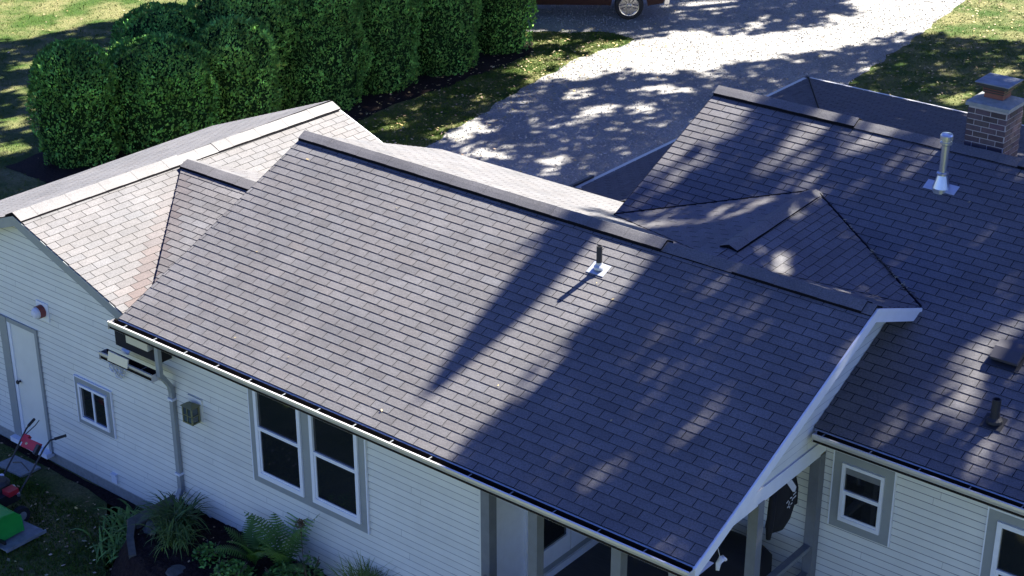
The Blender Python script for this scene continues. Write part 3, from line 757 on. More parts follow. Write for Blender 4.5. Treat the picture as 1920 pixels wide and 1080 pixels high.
# ---- roof fittings
nM = V((0, -sin(SL), cos(SL)))
def on_main(x, y): return V((x, y, y*SM))
def on_right(x, y): return V((x, y, REZ+(y-RE)*tr))
def pipe_vent(base, n, W, h, r, flash, m='black_rubber', parent=house, label=None, fm='lead'):
    mb = MB(); n = V(n); W = V(W)
    c = V(base)+n*.014; fx, fy = flash
    mb.obox(c-X_*fx/2-W*fy/2, X_*fx, W*fy, n*.006, fm)
    p = mb.build('vent_pipe', parent)
    if label: p['label'] = label
    mb = MB(); mb.lathe(V(base)-V((0, 0, .02)), [(r*1.9, .04), (r*1.8, .07), (r*1.15, .10), (r*1.1, .13)], fm if fm == 'lead' else m, 14); mb.build('collar', p)
    mb = MB(); mb.lathe(base, [(r, 0), (r, h), (r*.78, h), (r*.78, h-.1), (0, h-.1)], m, 14); mb.build('pipe', p, smooth=False)
    return p
pipe_vent(on_main(5.84, 3.02), nM, Wm, .33, .038, (.26, .2), label='black vent pipe on a pale square flashing below the main ridge')
nR = V((0, -sin(SR), cos(SR)))
pipe_vent(on_right(10.89, 3.72), nR, Wr, .31, .05, (.25, .2), label='black vent pipe low on the right wing roof', fm='black_rubber')
# flue
b = on_right(8.61, 6.72); mb = MB(); mb.obox(b+nR*.016-X_*.22-Wr*.075, X_*.44, Wr*.17, nR*.005, 'lead')
fl = mb.build('flue', house); fl['label'] = 'tall galvanised flue pipe with round cap beside the chimney'
mb = MB(); mb.lathe(b, [(.115, -.04), (.115, .02), (.065, .19), (.062, .21)], 'galv', 20); mb.lathe(b, [(.078, .20), (.078, .225), (.05, .235)], 'galv', 20); mb.build('cone_flashing', fl)
mb = MB(); mb.lathe(b, [(.05, .2), (.05, .62)], 'galv', 18); mb.build('pipe', fl, smooth=True)
mb = MB(); mb.lathe(b, [(.05, .6), (.078, .62), (.078, .645), (.06, .65), (.06, .67), (.082, .68), (.082, .735), (.07, .755), (.0, .765)], 'galv', 20); mb.build('flue_cap', fl)
# box vent
mb = MB(); b = on_right(10.62, 4.6); O = b+nR*.012-X_*.2-Wr*.2
mb.obox(O, X_*.4, Wr*.42, nR*.006, 'black_metal')
bv = mb.build('box_vent', house); bv['label'] = 'dark square attic vent on the right wing roof'
mb = MB(); O = b-X_*.14-Wr*.1+nR*.018; mb.obox(O, X_*.28, Wr*.2, nR*.07, 'dark'); 
O2 = b-X_*.17-Wr*.13+nR*.085; p = [O2, O2+X_*.34, O2+X_*.34+Wr*.16+nR*.03, O2+Wr*.16+nR*.03, O2+X_*.34+Wr*.30-nR*.0, O2+Wr*.30]
mb.face([p[0], p[1], p[2], p[3]], 'vent_grey'); mb.face([p[3], p[2], p[4], p[5]], 'vent_grey')
d_ = nR*-.04
mb.face([p[0], p[1], p[1]+d_, p[0]+d_], 'vent_grey'); mb.face([p[1], p[2], p[4], p[4]+d_, p[1]+d_], 'vent_grey'); mb.face([p[0], p[3], p[5], p[5]+d_, p[0]+d_], 'vent_grey')
mb.build('hood', bv)
# chimney
CX0, CX1, CY0, CY1, CZ0, CZ1 = 8.47, 9.02, 7.6, 8.12, 1.9, 2.86
mb = MB(); mb.box((CX0+.006, CY0+.006, CZ0), (CX1-.006, CY1-.006, CZ1), 'mortar')
rnd = random.Random(8); bh, bl, jt = .066, .205, .012; row = 0; z = CZ0
while z < CZ1-.03:
    off = (bl+jt)/2 if row % 2 else 0
    for face_ in range(4):
        L_ = (CX1-CX0) if face_ in (0, 2) else (CY1-CY0)
        s_ = -off
        while s_ < L_:
            a, b_ = max(0, s_), min(L_, s_+bl)
            if b_-a > .03:
                g = rnd.uniform(.7, 1.25); col = (g, g*rnd.uniform(.85, 1.05), g*rnd.uniform(.9, 1.1))
                if face_ == 0: mb.box((CX0+a, CY0, z), (CX0+b_, CY0+.02, z+bh), 'brick', col)
                if face_ == 2: mb.box((CX0+a, CY1-.02, z), (CX0+b_, CY1, z+bh), 'brick', col)
                if face_ == 1: mb.box((CX1-.02, CY0+a+.0205*(a == 0), z), (CX1, CY0+b_-.0205*(b_ == L_), z+bh), 'brick', col)
                if face_ == 3: mb.box((CX0, CY0+a+.0205*(a == 0), z), (CX0+.02, CY0+b_-.0205*(b_ == L_), z+bh), 'brick', col)
            s_ += bl+jt
    z += bh+jt; row += 1
ch = mb.build('chimney', house); ch['label'] = 'brick chimney with a flat metal cap behind the right ridge'
mb = MB(); c_ = V(((CX0+CX1)/2, (CY0+CY1)/2, 0)); hx, hy = (CX1-CX0)/2+.03, (CY1-CY0)/2+.03
a = [c_+V((sx*hx, sy*hy, CZ1)) for sx, sy in ((-1, -1), (1, -1), (1, 1), (-1, 1))]; b = [p+V((0, 0, .05)) for p in a]; t = [c_+V((sx*.15, sy*.15, CZ1+.1)) for sx, sy in ((-1, -1), (1, -1), (1, 1), (-1, 1))]
for i in range(4):
    j = (i+1) % 4; mb.face([a[i], a[j], b[j], b[i]], 'concrete'); mb.face([b[i], b[j], t[j], t[i]], 'concrete')
mb.face(a[::-1], 'concrete'); mb.face(t, 'concrete'); mb.build('crown', ch)
mb = MB(); mb.box((c_.x-.13, c_.y-.13, CZ1+.08), (c_.x+.13, c_.y+.13, CZ1+.17), 'terracotta'); mb.build('flue_liner', ch)
mb = MB(); mb.box((c_.x-.145, c_.y-.145, CZ1+.17), (c_.x+.145, c_.y+.145, CZ1+.27), 'black_metal')
for zz in (.19, .22, .25): mb.box((c_.x-.15, c_.y-.15, CZ1+zz), (c_.x+.15, c_.y+.15, CZ1+zz+.008), 'red_lamp')
mb.build('spark_screen', ch)
mb = MB(); q = .225
mb.box((c_.x-q, c_.y-q, CZ1+.27), (c_.x+q, c_.y+q, CZ1+.31), 'black_metal'); mb.box((c_.x-q-.01, c_.y-q-.01, CZ1+.31), (c_.x+q+.01, c_.y+q+.01, CZ1+.32), 'skirt_grey'); mb.build('chimney_cap', ch)

# ------------------------------------------------------------------ things hanging on the porch
def cloth(name, outline, depth, m, parent=None, ripple=.02):
    """outline: (y,z) points on the plane x, pushed into soft folds"""
    return None
jk = thing('hanging_jacket', (8.86, 2.62, -.95), 'black hooded jacket with white chest print and pale lining hanging from the porch beam', 'jacket')
bm = bmesh.new()
rows = [(-.30, 2.60, 2.80, .03), (-.36, 2.50, 2.86, .06), (-.45, 2.44, 2.90, .08), (-.60, 2.38, 2.93, .09), (-.78, 2.36, 2.92, .09), (-.92, 2.34, 2.86, .09), (-1.02, 2.40, 2.74, .07)]
seg = 16; rings = []
for z, y0, y1, d in rows:
    r_ = []
    for k in range(seg):
        t = 2*pi*k/seg; yy = (y0+y1)/2+(y1-y0)/2*cos(t); xxx = 8.86+d*sin(t)*(1+.25*sin(3*t+z*9))
        r_.append(bm.verts.new((xxx, yy, z)))
    rings.append(r_)
for a, b in zip(rings, rings[1:]):
    for k in range(seg): bm.faces.new((a[k], a[(k+1) % seg], b[(k+1) % seg], b[k]))
bm.faces.new(rings[0]); bm.faces.new(rings[-1][::-1]); bmesh.ops.recalc_face_normals(bm, faces=bm.faces)
me = bpy.data.meshes.new('body'); bm.to_mesh(me); me.materials.append(MATS['cloth_black']); me.polygons.foreach_set('use_smooth', [True]*len(me.polygons))
o = bpy.data.objects.new('body', me); C.objects.link(o); o.parent = jk; o.matrix_parent_inverse = Matrix.Translation(jk.location).inverted()
mb = MB()
mb.tube([(8.87, 2.42, -.42), (8.90, 2.35, -.65), (8.91, 2.31, -.9), (8.91, 2.30, -1.03)], [.045, .05, .045, .03], 'cloth_black', 8)
mb.build('sleeve', jk, smooth=True)
mb = MB()
mb.tube([(8.84, 2.88, -.42), (8.86, 2.94, -.65), (8.88, 2.93, -.85)], [.045, .05, .04], 'cloth_black', 8); mb.build('sleeve', jk, smooth=True)
mb = MB(); mb.face([(8.955, 2.56, -.36), (8.965, 2.66, -.36), (8.965, 2.79, -.52), (8.962, 2.77, -.58), (8.958, 2.72, -.56)], 'cloth_white'); mb.build('hood_lining', jk)
mb = MB(); rnd = random.Random(3)
def at_j(y, z): return V((8.865+.1, y, z))
for (y, z, a, l) in ((2.60, -.64, .3, .05), (2.64, -.68, 1.3, .05), (2.68, -.62, -.2, .05), (2.72, -.66, .9, .04), (2.62, -.72, -.1, .04), (2.76, -.60, .15, .07), (2.77, -.65, .15, .06), (2.66, -.74, 1.2, .03), (2.70, -.71, .2, .04)):
    c = at_j(y, z); d = V((0, cos(a), sin(a)))*l/2; n_ = V((0, -sin(a), cos(a)))*.009
    mb.face([c-d-n_, c+d-n_, c+d+n_, c-d+n_], 'cloth_white')
mb.build('chest_print', jk)
mb = MB(); mb.tube([(8.87, 2.66, -.30), (8.9, 2.68, -.24), (8.94, 2.70, -.22)], .006, 'chrome', 5); mb.build('hook', jk)
# white rag
mb = MB(); rr = random.Random(4)
pts = [(9.16, .80, -.38), (9.17, .82, -.42), (9.15, .79, -.47), (9.17, .75, -.53)]
mb.tube(pts, [.015, .04, .032, .02], 'cloth_white', 7); mb.tube([(9.17, .83, -.40), (9.19, .88, -.45)], [.03, .02], 'cloth_white', 6)
mb.tube([(9.1, .80, -.2), (9.16, .80, -.38)], .004, 'cloth_white', 4)
o = mb.build('hanging_rag', smooth=True); tag(o, 'small knotted white rag hanging under the gable corner of the porch', 'rag')
mb = MB(); mb.tube([(8.86, 2.02, -.5), (8.87, 2.02, -.9), (8.88, 1.94, -1.25), (8.88, 1.90, -1.38)], [.012, .03, .028, .03], 'cloth_white', 6)
mb.tube([(8.95, 2.05, -.2), (8.86, 2.02, -.5)], .004, 'cloth_white', 4)
o = mb.build('cloth_strip', smooth=True); tag(o, 'narrow white strip of cloth hanging behind the middle gable post', 'cloth strip')
# covered grill
gr = thing('covered_grill', (8.3, 2.55, FLZ), 'tall grill under a black fabric cover against the porch back wall', 'grill')
bm = bmesh.new(); rings = []
for z, hx, hy in ((FLZ, .55, .36), (-2.0, .52, .34), (-1.66, .50, .32), (-1.55, .40, .26), (-1.50, .26, .16)):
    r_ = []
    for k in range(28):
        t = 2*pi*k/28; c_1, s_1 = cos(t), sin(t); e = .45
        wv = 1+.03*sin(7*t+z*6)
        r_.append(bm.verts.new((8.2+hx*wv*math.copysign(abs(c_1)**e, c_1), 2.62+hy*wv*math.copysign(abs(s_1)**e, s_1), z)))
    rings.append(r_)
for a, b in zip(rings, rings[1:]):
    for k in range(28): bm.faces.new((a[k], a[(k+1) % 28], b[(k+1) % 28], b[k]))
bm.faces.new(rings[-1]); bmesh.ops.recalc_face_normals(bm, faces=bm.faces)
me = bpy.data.meshes.new('cover'); bm.to_mesh(me); me.materials.append(MATS['cloth_black']); me.polygons.foreach_set('use_smooth', [True]*len(me.polygons))
o = bpy.data.objects.new('cover', me); C.objects.link(o); o.parent = gr; o.matrix_parent_inverse = Matrix.Translation(gr.location).inverted()
mb = MB()
for k in range(12): mb.tube([(8.2+.56*cos(2*pi*k/12), 2.62+.37*sin(2*pi*k/12), FLZ+.06), (8.2+.56*cos(2*pi*(k+1)/12), 2.62+.37*sin(2*pi*(k+1)/12), FLZ+.06)], .008, 'black_metal', 4)
mb.build('hem_cord', gr)
# second black bin
cb = thing('storage_bin', (8.62, 1.2, FLZ), 'dark navy storage bin with lid standing on the porch behind the corner post', 'bin')
mb = MB(); mb.obox((8.3, .75, FLZ), (.55, 0, 0), (0, .55, 0), (0, 0, .62), 'cloth_navy'); mb.build('body', cb)
mb = MB(); mb.obox((8.28, .73, FLZ+.62), (.59, 0, 0), (0, .59, 0), (0, 0, .05), 'cloth_navy'); mb.build('lid', cb)

# ------------------------------------------------------------------ planter timbers, bed
BZ = -2.9
pl = thing('raised_bed', (1.2, -.2, GZ), 'raised garden bed edged with weathered grey timbers by the downspout', 'raised bed')
EDGE = [(.42, .34), (.44, -.44), (.68, -.68), (1.02, -.92), (1.5, -1.06), (2.3, -1.0), (6.0, -1.05)]
def bed_y(x):
    for (xa, ya), (xb, yb) in zip(EDGE[1:], EDGE[2:]):
        if x <= xb: return ya+(yb-ya)*max(0, (x-xa)/(xb-xa))
    return -1.05
bm = bmesh.new(); n = 80; m_ = 26; grid = []
for i in range(n+1):
    row_ = []
    for j in range(m_+1):
        x = .46+5.5*i/n; y0_ = bed_y(x); f = j/m_; y = (y0_-.55)+(WY-(y0_-.55))*f
        slope = min(1, max(0, (y-(y0_-.5))/.45)); z = GZ-.02+(BZ+.02-GZ)*slope
        row_.append(bm.verts.new((x, y, z+.05*noise.noise(V((x*5, y*5, 0)))+.035*noise.noise(V((x*17, y*17, 3))))))
    grid.append(row_)
for i in range(n):
    for j in range(m_): bm.faces.new((grid[i][j], grid[i+1][j], grid[i+1][j+1], grid[i][j+1]))
me = bpy.data.meshes.new('soil'); bm.to_mesh(me); me.materials.append(MATS['mulch'])
o = bpy.data.objects.new('soil', me); C.objects.link(o); o.parent = pl; o.matrix_parent_inverse = Matrix.Translation(pl.location).inverted()
rnd = random.Random(2)
for lv in range(3):
    z0 = BZ+.07-.15*(lv+1)
    mb = MB(); mb.obox((.34, -.5, z0), (.22, .01, 0), (-.005, .85, 0), (0, 0, .145), 'timber'); mb.build('timber', pl)
for k, ((xa, ya), (xb, yb)) in enumerate(zip(EDGE[1:3], EDGE[2:4])):
    mb = MB(); mb.beam((xa, ya-.04, BZ+.01-.02*k), (xb, yb-.04, BZ-.03-.03*k), .10, .15, 'timber'); mb.build('timber', pl)
# stones
def rock(name, c, r, label, m='concrete', flat=.5, seed=0):
    bm = bmesh.new(); bmesh.ops.create_icosphere(bm, subdivisions=3, radius=1)
    for v in bm.verts:
        q = 1+.35*noise.noise(v.co*1.3+V((seed, 0, 0))); v.co = V((v.co.x*r*q, v.co.y*r*q*.8, v.co.z*r*flat*q))
    me = bpy.data.meshes.new(name); bm.to_mesh(me); me.materials.append(MATS[m])
    o = bpy.data.objects.new(name, me); C.objects.link(o); o.location = c; o['label'] = label; o['category'] = 'stone'; return o
rock('garden_stone', (.72, -.34, BZ-.0), .17, 'rounded grey stone inside the timber corner of the raised bed', seed=1, m='timber')
rock('garden_stone', (1.75, -.85, BZ-.02), .19, 'flat pale stone on the front edge of the raised bed below the fern', seed=2, flat=.25, m='timber')
mb = MB(); mb.obox((-3.15, -.25, GZ+.002), (.6, .03, 0), (.02, .35, 0), (0, 0, .035), 'concrete')
o = mb.build('paving_slab'); tag(o, 'worn concrete slab in the grass below the garage door', 'slab')

# ------------------------------------------------------------------ plants
def blade(mb, base, az, L, w_, bend, m, col, seg=5, up0=1.2, fold=.2):
    p = V(base); th = up0; d = V((cos(az), sin(az), 0)); sd_ = V((-sin(az), cos(az), 0)); pts = [p.copy()]; ws = [w_*.6]
    for i in range(seg):
        p = p+(d*cos(th)+Z_*sin(th))*(L/seg); th -= bend/seg; pts.append(p.copy()); t = (i+1)/seg; ws.append(w_*(1-t**2.2)*1.0 if i < seg-1 else 0)
    for i in range(seg):
        a, b = pts[i], pts[i+1]
        mb.face([a-sd_*ws[i], a+sd_*ws[i], b+sd_*ws[i+1], b-sd_*ws[i+1]], m, col)
def clump(name, c, n, L, w_, bend, label, cat, seed, cols=(.8, 1.2), yel=1, m='leaf', up0=1.25, spread=.08, group=None):
    mb = MB(); rr = random.Random(seed)
    for i in range(n):
        g = rr.uniform(*cols); a = rr.uniform(0, 2*pi); q = V(c)+V((rr.gauss(0, spread), rr.gauss(0, spread), 0))
        blade(mb, q, a, L*rr.uniform(.6, 1.15), w_*rr.uniform(.7, 1.2), bend*rr.uniform(.6, 1.3), m, (g*yel, g, g*.8), up0=up0+rr.uniform(-.3, .3))
    o = mb.build(name, loc=c); o['label'] = label; o['category'] = cat
    if group: o['group'] = group
    return o
clump('daylily', (1.0, -.12, BZ), 190, .72, .014, 2.3, 'tall clump of arching dark green strap leaves at the foot of the downspout', 'plant', 1, (.35, .85))
clump('daylily', (1.25, -.42, BZ), 110, .55, .012, 2.4, 'yellow green strap leaved clump spilling over the timber corner', 'plant', 2, (.6, 1.2), 1.25)
clump('hosta', (.10, -.2, GZ+.02), 170, .55, .024, 2.2, 'bright green glossy leaved clump outside the timber end of the raised bed', 'plant', 3, (.8, 1.6), spread=.22)
clump('hosta', (.3, -.62, GZ+.02), 80, .38, .022, 2.2, 'lower bright green clump at the outer corner of the raised bed', 'plant', 4, (.7, 1.4), spread=.08)
def fern(name, c, fronds, L, label, seed, col=(1.5, 1.5, 1.3)):
    mb = MB(); rr = random.Random(seed)
    for i in range(fronds):
        az = 2*pi*i/fronds+rr.uniform(-.3, .3); th = rr.uniform(1.15, 1.5); p = V(c); d = V((cos(az), sin(az), 0)); sd_ = V((-sin(az), cos(az), 0)); l_ = L*rr.uniform(.7, 1.1)
        n = 22; bend = rr.uniform(.5, 1.3); prev = p.copy(); g = rr.uniform(.6, 1.3)
        for k in range(n):
            dirv = d*cos(th)+Z_*sin(th); p = p+dirv*(l_/n); th -= bend/n
            mb.beam(prev, p, .004, .004, 'leaf', col=(g, g, g*.7)); prev = p.copy()
            if k < 3: continue
            t = k/n; wl = .16*L*sin(pi*min(1, (t*1.05)))**.8+.01
            for s in (-1, 1):
                tip = p+sd_*s*wl+dirv*wl*.35-Z_*wl*.15; q = dirv*.011*1.3
                mb.face([p-q, p+q, tip+q*.3, tip-q*.3], 'leaf', tuple(g*a for a in col))
    o = mb.build(name, loc=c); o['label'] = label; o['category'] = 'fern'; return o
fern('fern', (2.98, .02, BZ), 12, 1.15, 'tall pale green fern standing against the siding left of the twin windows', 1)
fern('fern', (2.5, -.08, BZ), 9, .78, 'smaller fern leaning over the mulch in front of the tall fern', 2, (1, 1.1, .6))
def bush(name, c, r, h, n, size, label, seed, col=(1, 1, 1), cat='plant', m='leaf'):
    mb = MB(); rr = random.Random(seed)
    for i in range(n):
        a = rr.uniform(0, 2*pi); t = rr.random()**.5; z = rr.uniform(0, 1); q = V(c)+V((r*t*cos(a)*(1-.4*z), r*t*sin(a)*(1-.4*z), h*z*(1.1-.5*t)))
        u = V((rr.gauss(0, 1), rr.gauss(0, 1), rr.gauss(0, .5))).normalized()*size*rr.uniform(.6, 1.2); v = u.cross(V((rr.gauss(0, 1), rr.gauss(0, 1), 1))).normalized()*size*.5
        g = rr.uniform(.5, 1.4); mb.face([q-u, q-v, q+u, q+v], m, tuple(g*k for k in col))
    for i in range(7):
        a = rr.uniform(0, 6.3); mb.tube([V(c), V(c)+V((r*.6*cos(a), r*.6*sin(a), h*.8))], .006, 'bark', 4)
    o = mb.build(name, loc=c); o['label'] = label; o['category'] = cat; return o
bush('leafy_plant', (3.15, -.2, BZ), .36, .40, 420, .045, 'low blue green leafy plant in front of the ferns', 5, (.8, 1, .9))
bush('leafy_plant', (2.5, -.5, BZ), .36, .3, 380, .04, 'bright green low plant with rounded leaves on the bed edge', 6, (1.1, 1.3, .8))
bush('leafy_plant', (3.45, .0, BZ), .25, .6, 220, .035, 'thin dark leafed plant with a brown seed head beside the fern', 7, (.7, .8, .7))
bush('leafy_plant', (1.9, -.35, BZ), .3, .25, 240, .035, 'small green creeping plant at the lower timber', 8, (.8, 1.1, .6))
mb = MB(); mb.tube([(3.25, .1, BZ), (3.3, .05, BZ+.6), (3.32, .03, BZ+.93)], .007, 'bark', 4)
rr = random.Random(3)
for i in range(60):
    q = V((3.32, .03, BZ+.95))+V((rr.gauss(0, .035), rr.gauss(0, .035), rr.gauss(0, .03))); u = V((rr.gauss(0, 1), rr.gauss(0, 1), rr.gauss(0, 1))).normalized()*.02; v = u.cross(Z_)
    mb.face([q-u, q-v, q+u, q+v], 'leaf', (1.5, .4, .7))
o = mb.build('dried_flower'); tag(o, 'single dried reddish brown flower head on a thin stalk beside the tall fern', 'flower')
clump('grass_clump', (4.36, .12, BZ+.12), 420, .72, .008, 1.5, 'rounded yellow green grass clump in front of the siding at the bottom edge', 'plant', 9, (.9, 1.5), 1.45, spread=.09)
bush('leafy_plant', (4.72, .12, BZ), .2, .55, 160, .03, 'small brown tipped plant touching the yellow grass clump', 10, (1.2, .7, .6))
# leaf litter in bed
mb = MB(); rr = random.Random(12)
for i in range(260):
    x, y = rr.uniform(-3.8, 4.5), rr.uniform(-1.1, .3); z = GZ+.03 if x < .4 else BZ+.03
    if x > .4 and y < -.6: z = GZ+.03
    a = rr.uniform(0, 6.3); s_ = rr.uniform(.012, .035); g = rr.uniform(.3, 1.2); u = V((cos(a), sin(a), rr.uniform(-.3, .3)))*s_; v = V((-sin(a), cos(a), rr.uniform(-.3, .3)))*s_*.6; c = V((x, y, z))
    mb.face([c-u, c-v, c+u, c+v], 'fallen', (g, g*.8, g*.75))
o = mb.build('leaf_scraps'); tag(o, 'dry leaf scraps lying on the garden bed soil', 'leaves', kind='stuff')

# ------------------------------------------------------------------ hedge of clipped arborvitae
HED = [(-12.95, 9.05, .95, 2.65, 'rounded arborvitae at the lawn end of the hedge'), (-12.15, 10.8, 1.25, 2.5, 'broad arborvitae second from the lawn end of the hedge behind the garage roof'),
       (-11.75, 12.75, 1.0, 2.55, 'sunlit yellow green arborvitae third in the hedge'), (-13.3, 12.0, 1.2, 2.75, 'dark arborvitae half hidden behind the broad one near the lawn end'), (-12.7, 14.0, 1.5, 3.15, 'large dark arborvitae standing behind the sunlit one'),
       (-11.5, 15.1, 1.2, 3.4, 'tall arborvitae in the middle of the hedge above the garage ridge end'), (-11.35, 17.0, 1.1, 3.4, 'tall arborvitae right of the hedge middle'),
       (-11.1, 19.1, 1.12, 3.4, 'tall arborvitae second from the driveway end of the hedge'), (-10.95, 21.4, .95, 3.3, 'dark arborvitae at the driveway end near the red pickup')]
def thuja(x, y, R_, H, label, seed):
    t = thing('arborvitae', (x, y, GZ), label, 'shrub', 'clipped arborvitae hedge beside the driveway')
    prof = lambda f: R_*((1-max(0, (f-.55)/.45)**2.6)**.5 if f > .55 else .86+.14*min(1, f/.3))
    mb = MB(); rr = random.Random(seed)
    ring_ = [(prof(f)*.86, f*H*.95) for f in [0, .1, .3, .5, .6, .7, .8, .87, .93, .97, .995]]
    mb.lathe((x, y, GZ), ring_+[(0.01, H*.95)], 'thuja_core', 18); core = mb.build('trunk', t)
    mb = MB(); n = int(12500*R_*H/2.6)
    for i in range(n):
        f = rr.random(); f = f if rr.random() < .72 else .55+.45*rr.random(); a = rr.uniform(0, 2*pi)
        pf = min(.9995, f); nz = noise.noise(V((cos(a)*2.2*R_, sin(a)*2.2*R_, pf*H*1.5))+V((seed*3.1, 0, 0)))
        nz2 = noise.noise(V((cos(a)*6*R_, sin(a)*6*R_, pf*H*5))+V((seed*3.1, 0, 0)))
        r_ = prof(pf)*(1+.17*nz)+.09*nz2-rr.random()**2*.10+(.07*rr.random() if rr.random() < .06 else 0)
        if f > .97: r_ *= rr.random()**.5*1.1
        q = V((x+r_*cos(a), y+r_*sin(a), GZ+pf*H*(1+.03*nz)+.02))
        out = V((cos(a), sin(a), .35 if f < .8 else 1.2)).normalized()
        u = (out*.5+V((rr.gauss(0, .5), rr.gauss(0, .5), .6+rr.gauss(0, .4)))).normalized(); v = u.cross(out+V((rr.gauss(0, .5), rr.gauss(0, .5), rr.gauss(0, .5)))).normalized()
        s_ = rr.uniform(.026, .058)*(1.7 if rr.random() < .05 else 1); g = rr.uniform(.5, 1.5)*(1.5 if nz2 > .28 else 1)*(1+.5*nz); yl = 1+max(0, rr.gauss(0, .25))  # sunlit clumps painted in as brighter, yellower sprays
        if 'sunlit' in label: g *= 1.25; yl *= 1.12  # sunlight put into the leaf colour of these shrubs
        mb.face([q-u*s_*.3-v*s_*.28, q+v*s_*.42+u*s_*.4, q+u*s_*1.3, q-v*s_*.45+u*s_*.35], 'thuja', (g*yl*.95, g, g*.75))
    mb.build('crown', t)
for i, h_ in enumerate(HED): thuja(*h_, seed=i+1)

# ------------------------------------------------------------------ pickup truck
tk = thing('pickup_truck', (-9.66, 25.66, GZ), 'dark red pickup truck with alloy wheels parked on gravel beyond the hedge', 'truck')
Fd = V((.79, .61, 0)).normalized(); Sd = V((-.61, .79, 0)).normalized()     # forward, away from the camera
TO = V((-9.66, 25.66, GZ))
def tp(u, s, z): return TO+Fd*u+Sd*s+Z_*z
def tpr(mb, prof, s0, s1, m):
    a = [tp(u, s0, z) for u, z in prof]; b = [tp(u, s1, z) for u, z in prof]
    mb.face(a, m); mb.face(b[::-1], m)
    for i in range(len(prof)):
        j = (i+1) % len(prof); mb.face([a[i], b[i], b[j], a[j]], m)
def arch(cx, r, n=9): return [(cx+r*cos(pi-pi*k/(n-1)), .42+r*sin(pi-pi*k/(n-1))*.98) for k in range(n)]
low = [(-4.75, .55), (-4.2, .50)]+arch(-3.65, .52)+[(-3.0, .44), (-.62, .44)]+arch(0, .52)+[(.62, .45), (.95, .50), (1.02, .75), (1.0, 1.05), (.6, 1.15), (-.9, 1.22), (-4.75, 1.22)]
mb = MB(); tpr(mb, low, .02, 1.98, 'car_red'); mb.build('body', tk)
mb = MB(); tpr(mb, [(-.85, 1.22), (-1.35, 1.78), (-1.6, 1.86), (-3.0, 1.86), (-3.15, 1.24)], .16, 1.84, 'car_red'); cab = mb.build('cab', tk)
mb = MB(); tpr(mb, [(-1.0, 1.26), (-1.42, 1.72), (-2.15, 1.76), (-2.15, 1.26)], .15, 1.85, 'glass'); mb.build('window', cab)
mb = MB(); tpr(mb, [(.98, .48), (1.12, .50), (1.15, .72), (1.02, .74)], -.02, 2.02, 'chrome'); mb.build('bumper', tk)
mb = MB(); mb.obox(tp(.98, .02, .82), Fd*.06, Sd*.38, Z_*.2, 'lamp_glass'); mb.build('headlight', tk)
mb = MB(); mb.obox(tp(.98, 1.6, .82), Fd*.06, Sd*.38, Z_*.2, 'lamp_glass'); mb.build('headlight', tk)
mb = MB(); mb.obox(tp(.55, .0, .62), Fd*.12, Sd*.02, Z_*.12, 'cloth_white'); mb.build('sun_patch', tk)  # pale plate painted as a sunlit patch on the fender
def wheel(u, s, out):
    c = tp(u, s, .41); ax = -Sd*out
    mb = MB(); mb.lathe(c, [(.27, .12), (.37, .125), (.40, .10), (.41, .05), (.41, -.10), (.38, -.13), (.27, -.13)], 'tyre', 32, axis=ax)
    w_ = mb.build('wheel', tk)
    mb = MB(); mb.lathe(c, [(.275, .11), (.285, .125), (.26, .12), (.25, .04), (.0, .03)], 'chrome', 28, axis=ax)
    mb.lathe(c, [(.26, .03), (.0, .025)], 'dark', 28, axis=ax)
    a = Fd; b = Z_
    for k in range(5):
        t = 2*pi*k/5+pi/2+pi/5; d = a*cos(t)+b*sin(t); n_ = -a*sin(t)+b*cos(t)
        for s2 in (-1, 1):
            p0 = c+ax*.10+d*.05+n_*.02*s2; p1 = c+ax*.105+d*.26+n_*.055*s2
            mb.beam(p0, p1, .055, .02, 'chrome', side=n_)
    mb.lathe(c, [(.07, .05), (.07, .11), (.05, .125), (0, .127)], 'chrome', 16, axis=ax)
    mb.build('rim', w_)
wheel(0, .16, 1); wheel(-3.65, .16, 1); wheel(0, 1.84, -1); wheel(-3.65, 1.84, -1)

# ------------------------------------------------------------------ walk-behind machine
mo = thing('walk_behind_mower', (-1.85, -1.1, GZ), 'walk-behind machine with bright green hood, red control panel and black handlebars', 'mower')
mb = MB(); bm = bmesh.new()
prof = [(-1.18, -3.28), (-1.2, -3.02), (-1.3, -2.92), (-1.5, -2.9), (-1.72, -2.97), (-1.86, -3.15), (-1.9, -3.3)]
x0, x1 = -2.42, -1.17
for (ya, za), (yb, zb) in zip(prof, prof[1:]): mb.face([(x0, ya, za), (x1, ya, za), (x1-.02, yb, zb), (x0, yb, zb)], 'lime_green')
mb.face([(x1, y, z) for y, z in prof], 'lime_green'); mb.face([(x0, y, z) for y, z in prof][::-1], 'lime_green')
mb.tube([(x1+.004, y, z) for y, z in prof], .014, 'lime_green', 6)
mb.build('hood', mo)
mb = MB(); mb.obox((-2.5, -1.72, -3.34), (1.52, .1, 0), (.0, .66, 0), (0, 0, .02), 'skirt_grey'); mb.obox((-.99, -1.62, -3.36), (.02, 0, 0), (0, .68, 0), (0, 0, .05), 'skirt_grey'); mb.obox((-1.36, -1.6, -3.285), (.3, .02, 0), (0, .03, 0), (0, 0, .05), 'black_metal'); mb.build('skirt', mo)
mb = MB(); mb.box((-2.2, -1.16, -3.15), (-1.7, -.82, -2.98), 'black_metal'); mb.lathe((-1.95, -.98, -2.98), [(.16, 0), (.16, .1), (.12, .14), (0, .15)], 'black_metal', 16); mb.box((-2.28, -1.08, -3.02), (-2.12, -.9, -2.86), 'skirt_grey'); mb.box((-1.78, -1.05, -2.98), (-1.62, -.88, -2.9), 'red_plastic')
mb.lathe((-2.05, -.86, -2.9), [(.04, 0), (.04, .05), (0, .06)], 'cloth_white', 10); mb.tube([(-1.8, -.85, -2.95), (-1.6, -.9, -3.0)], .03, 'galv', 8)
mb.build('engine', mo)
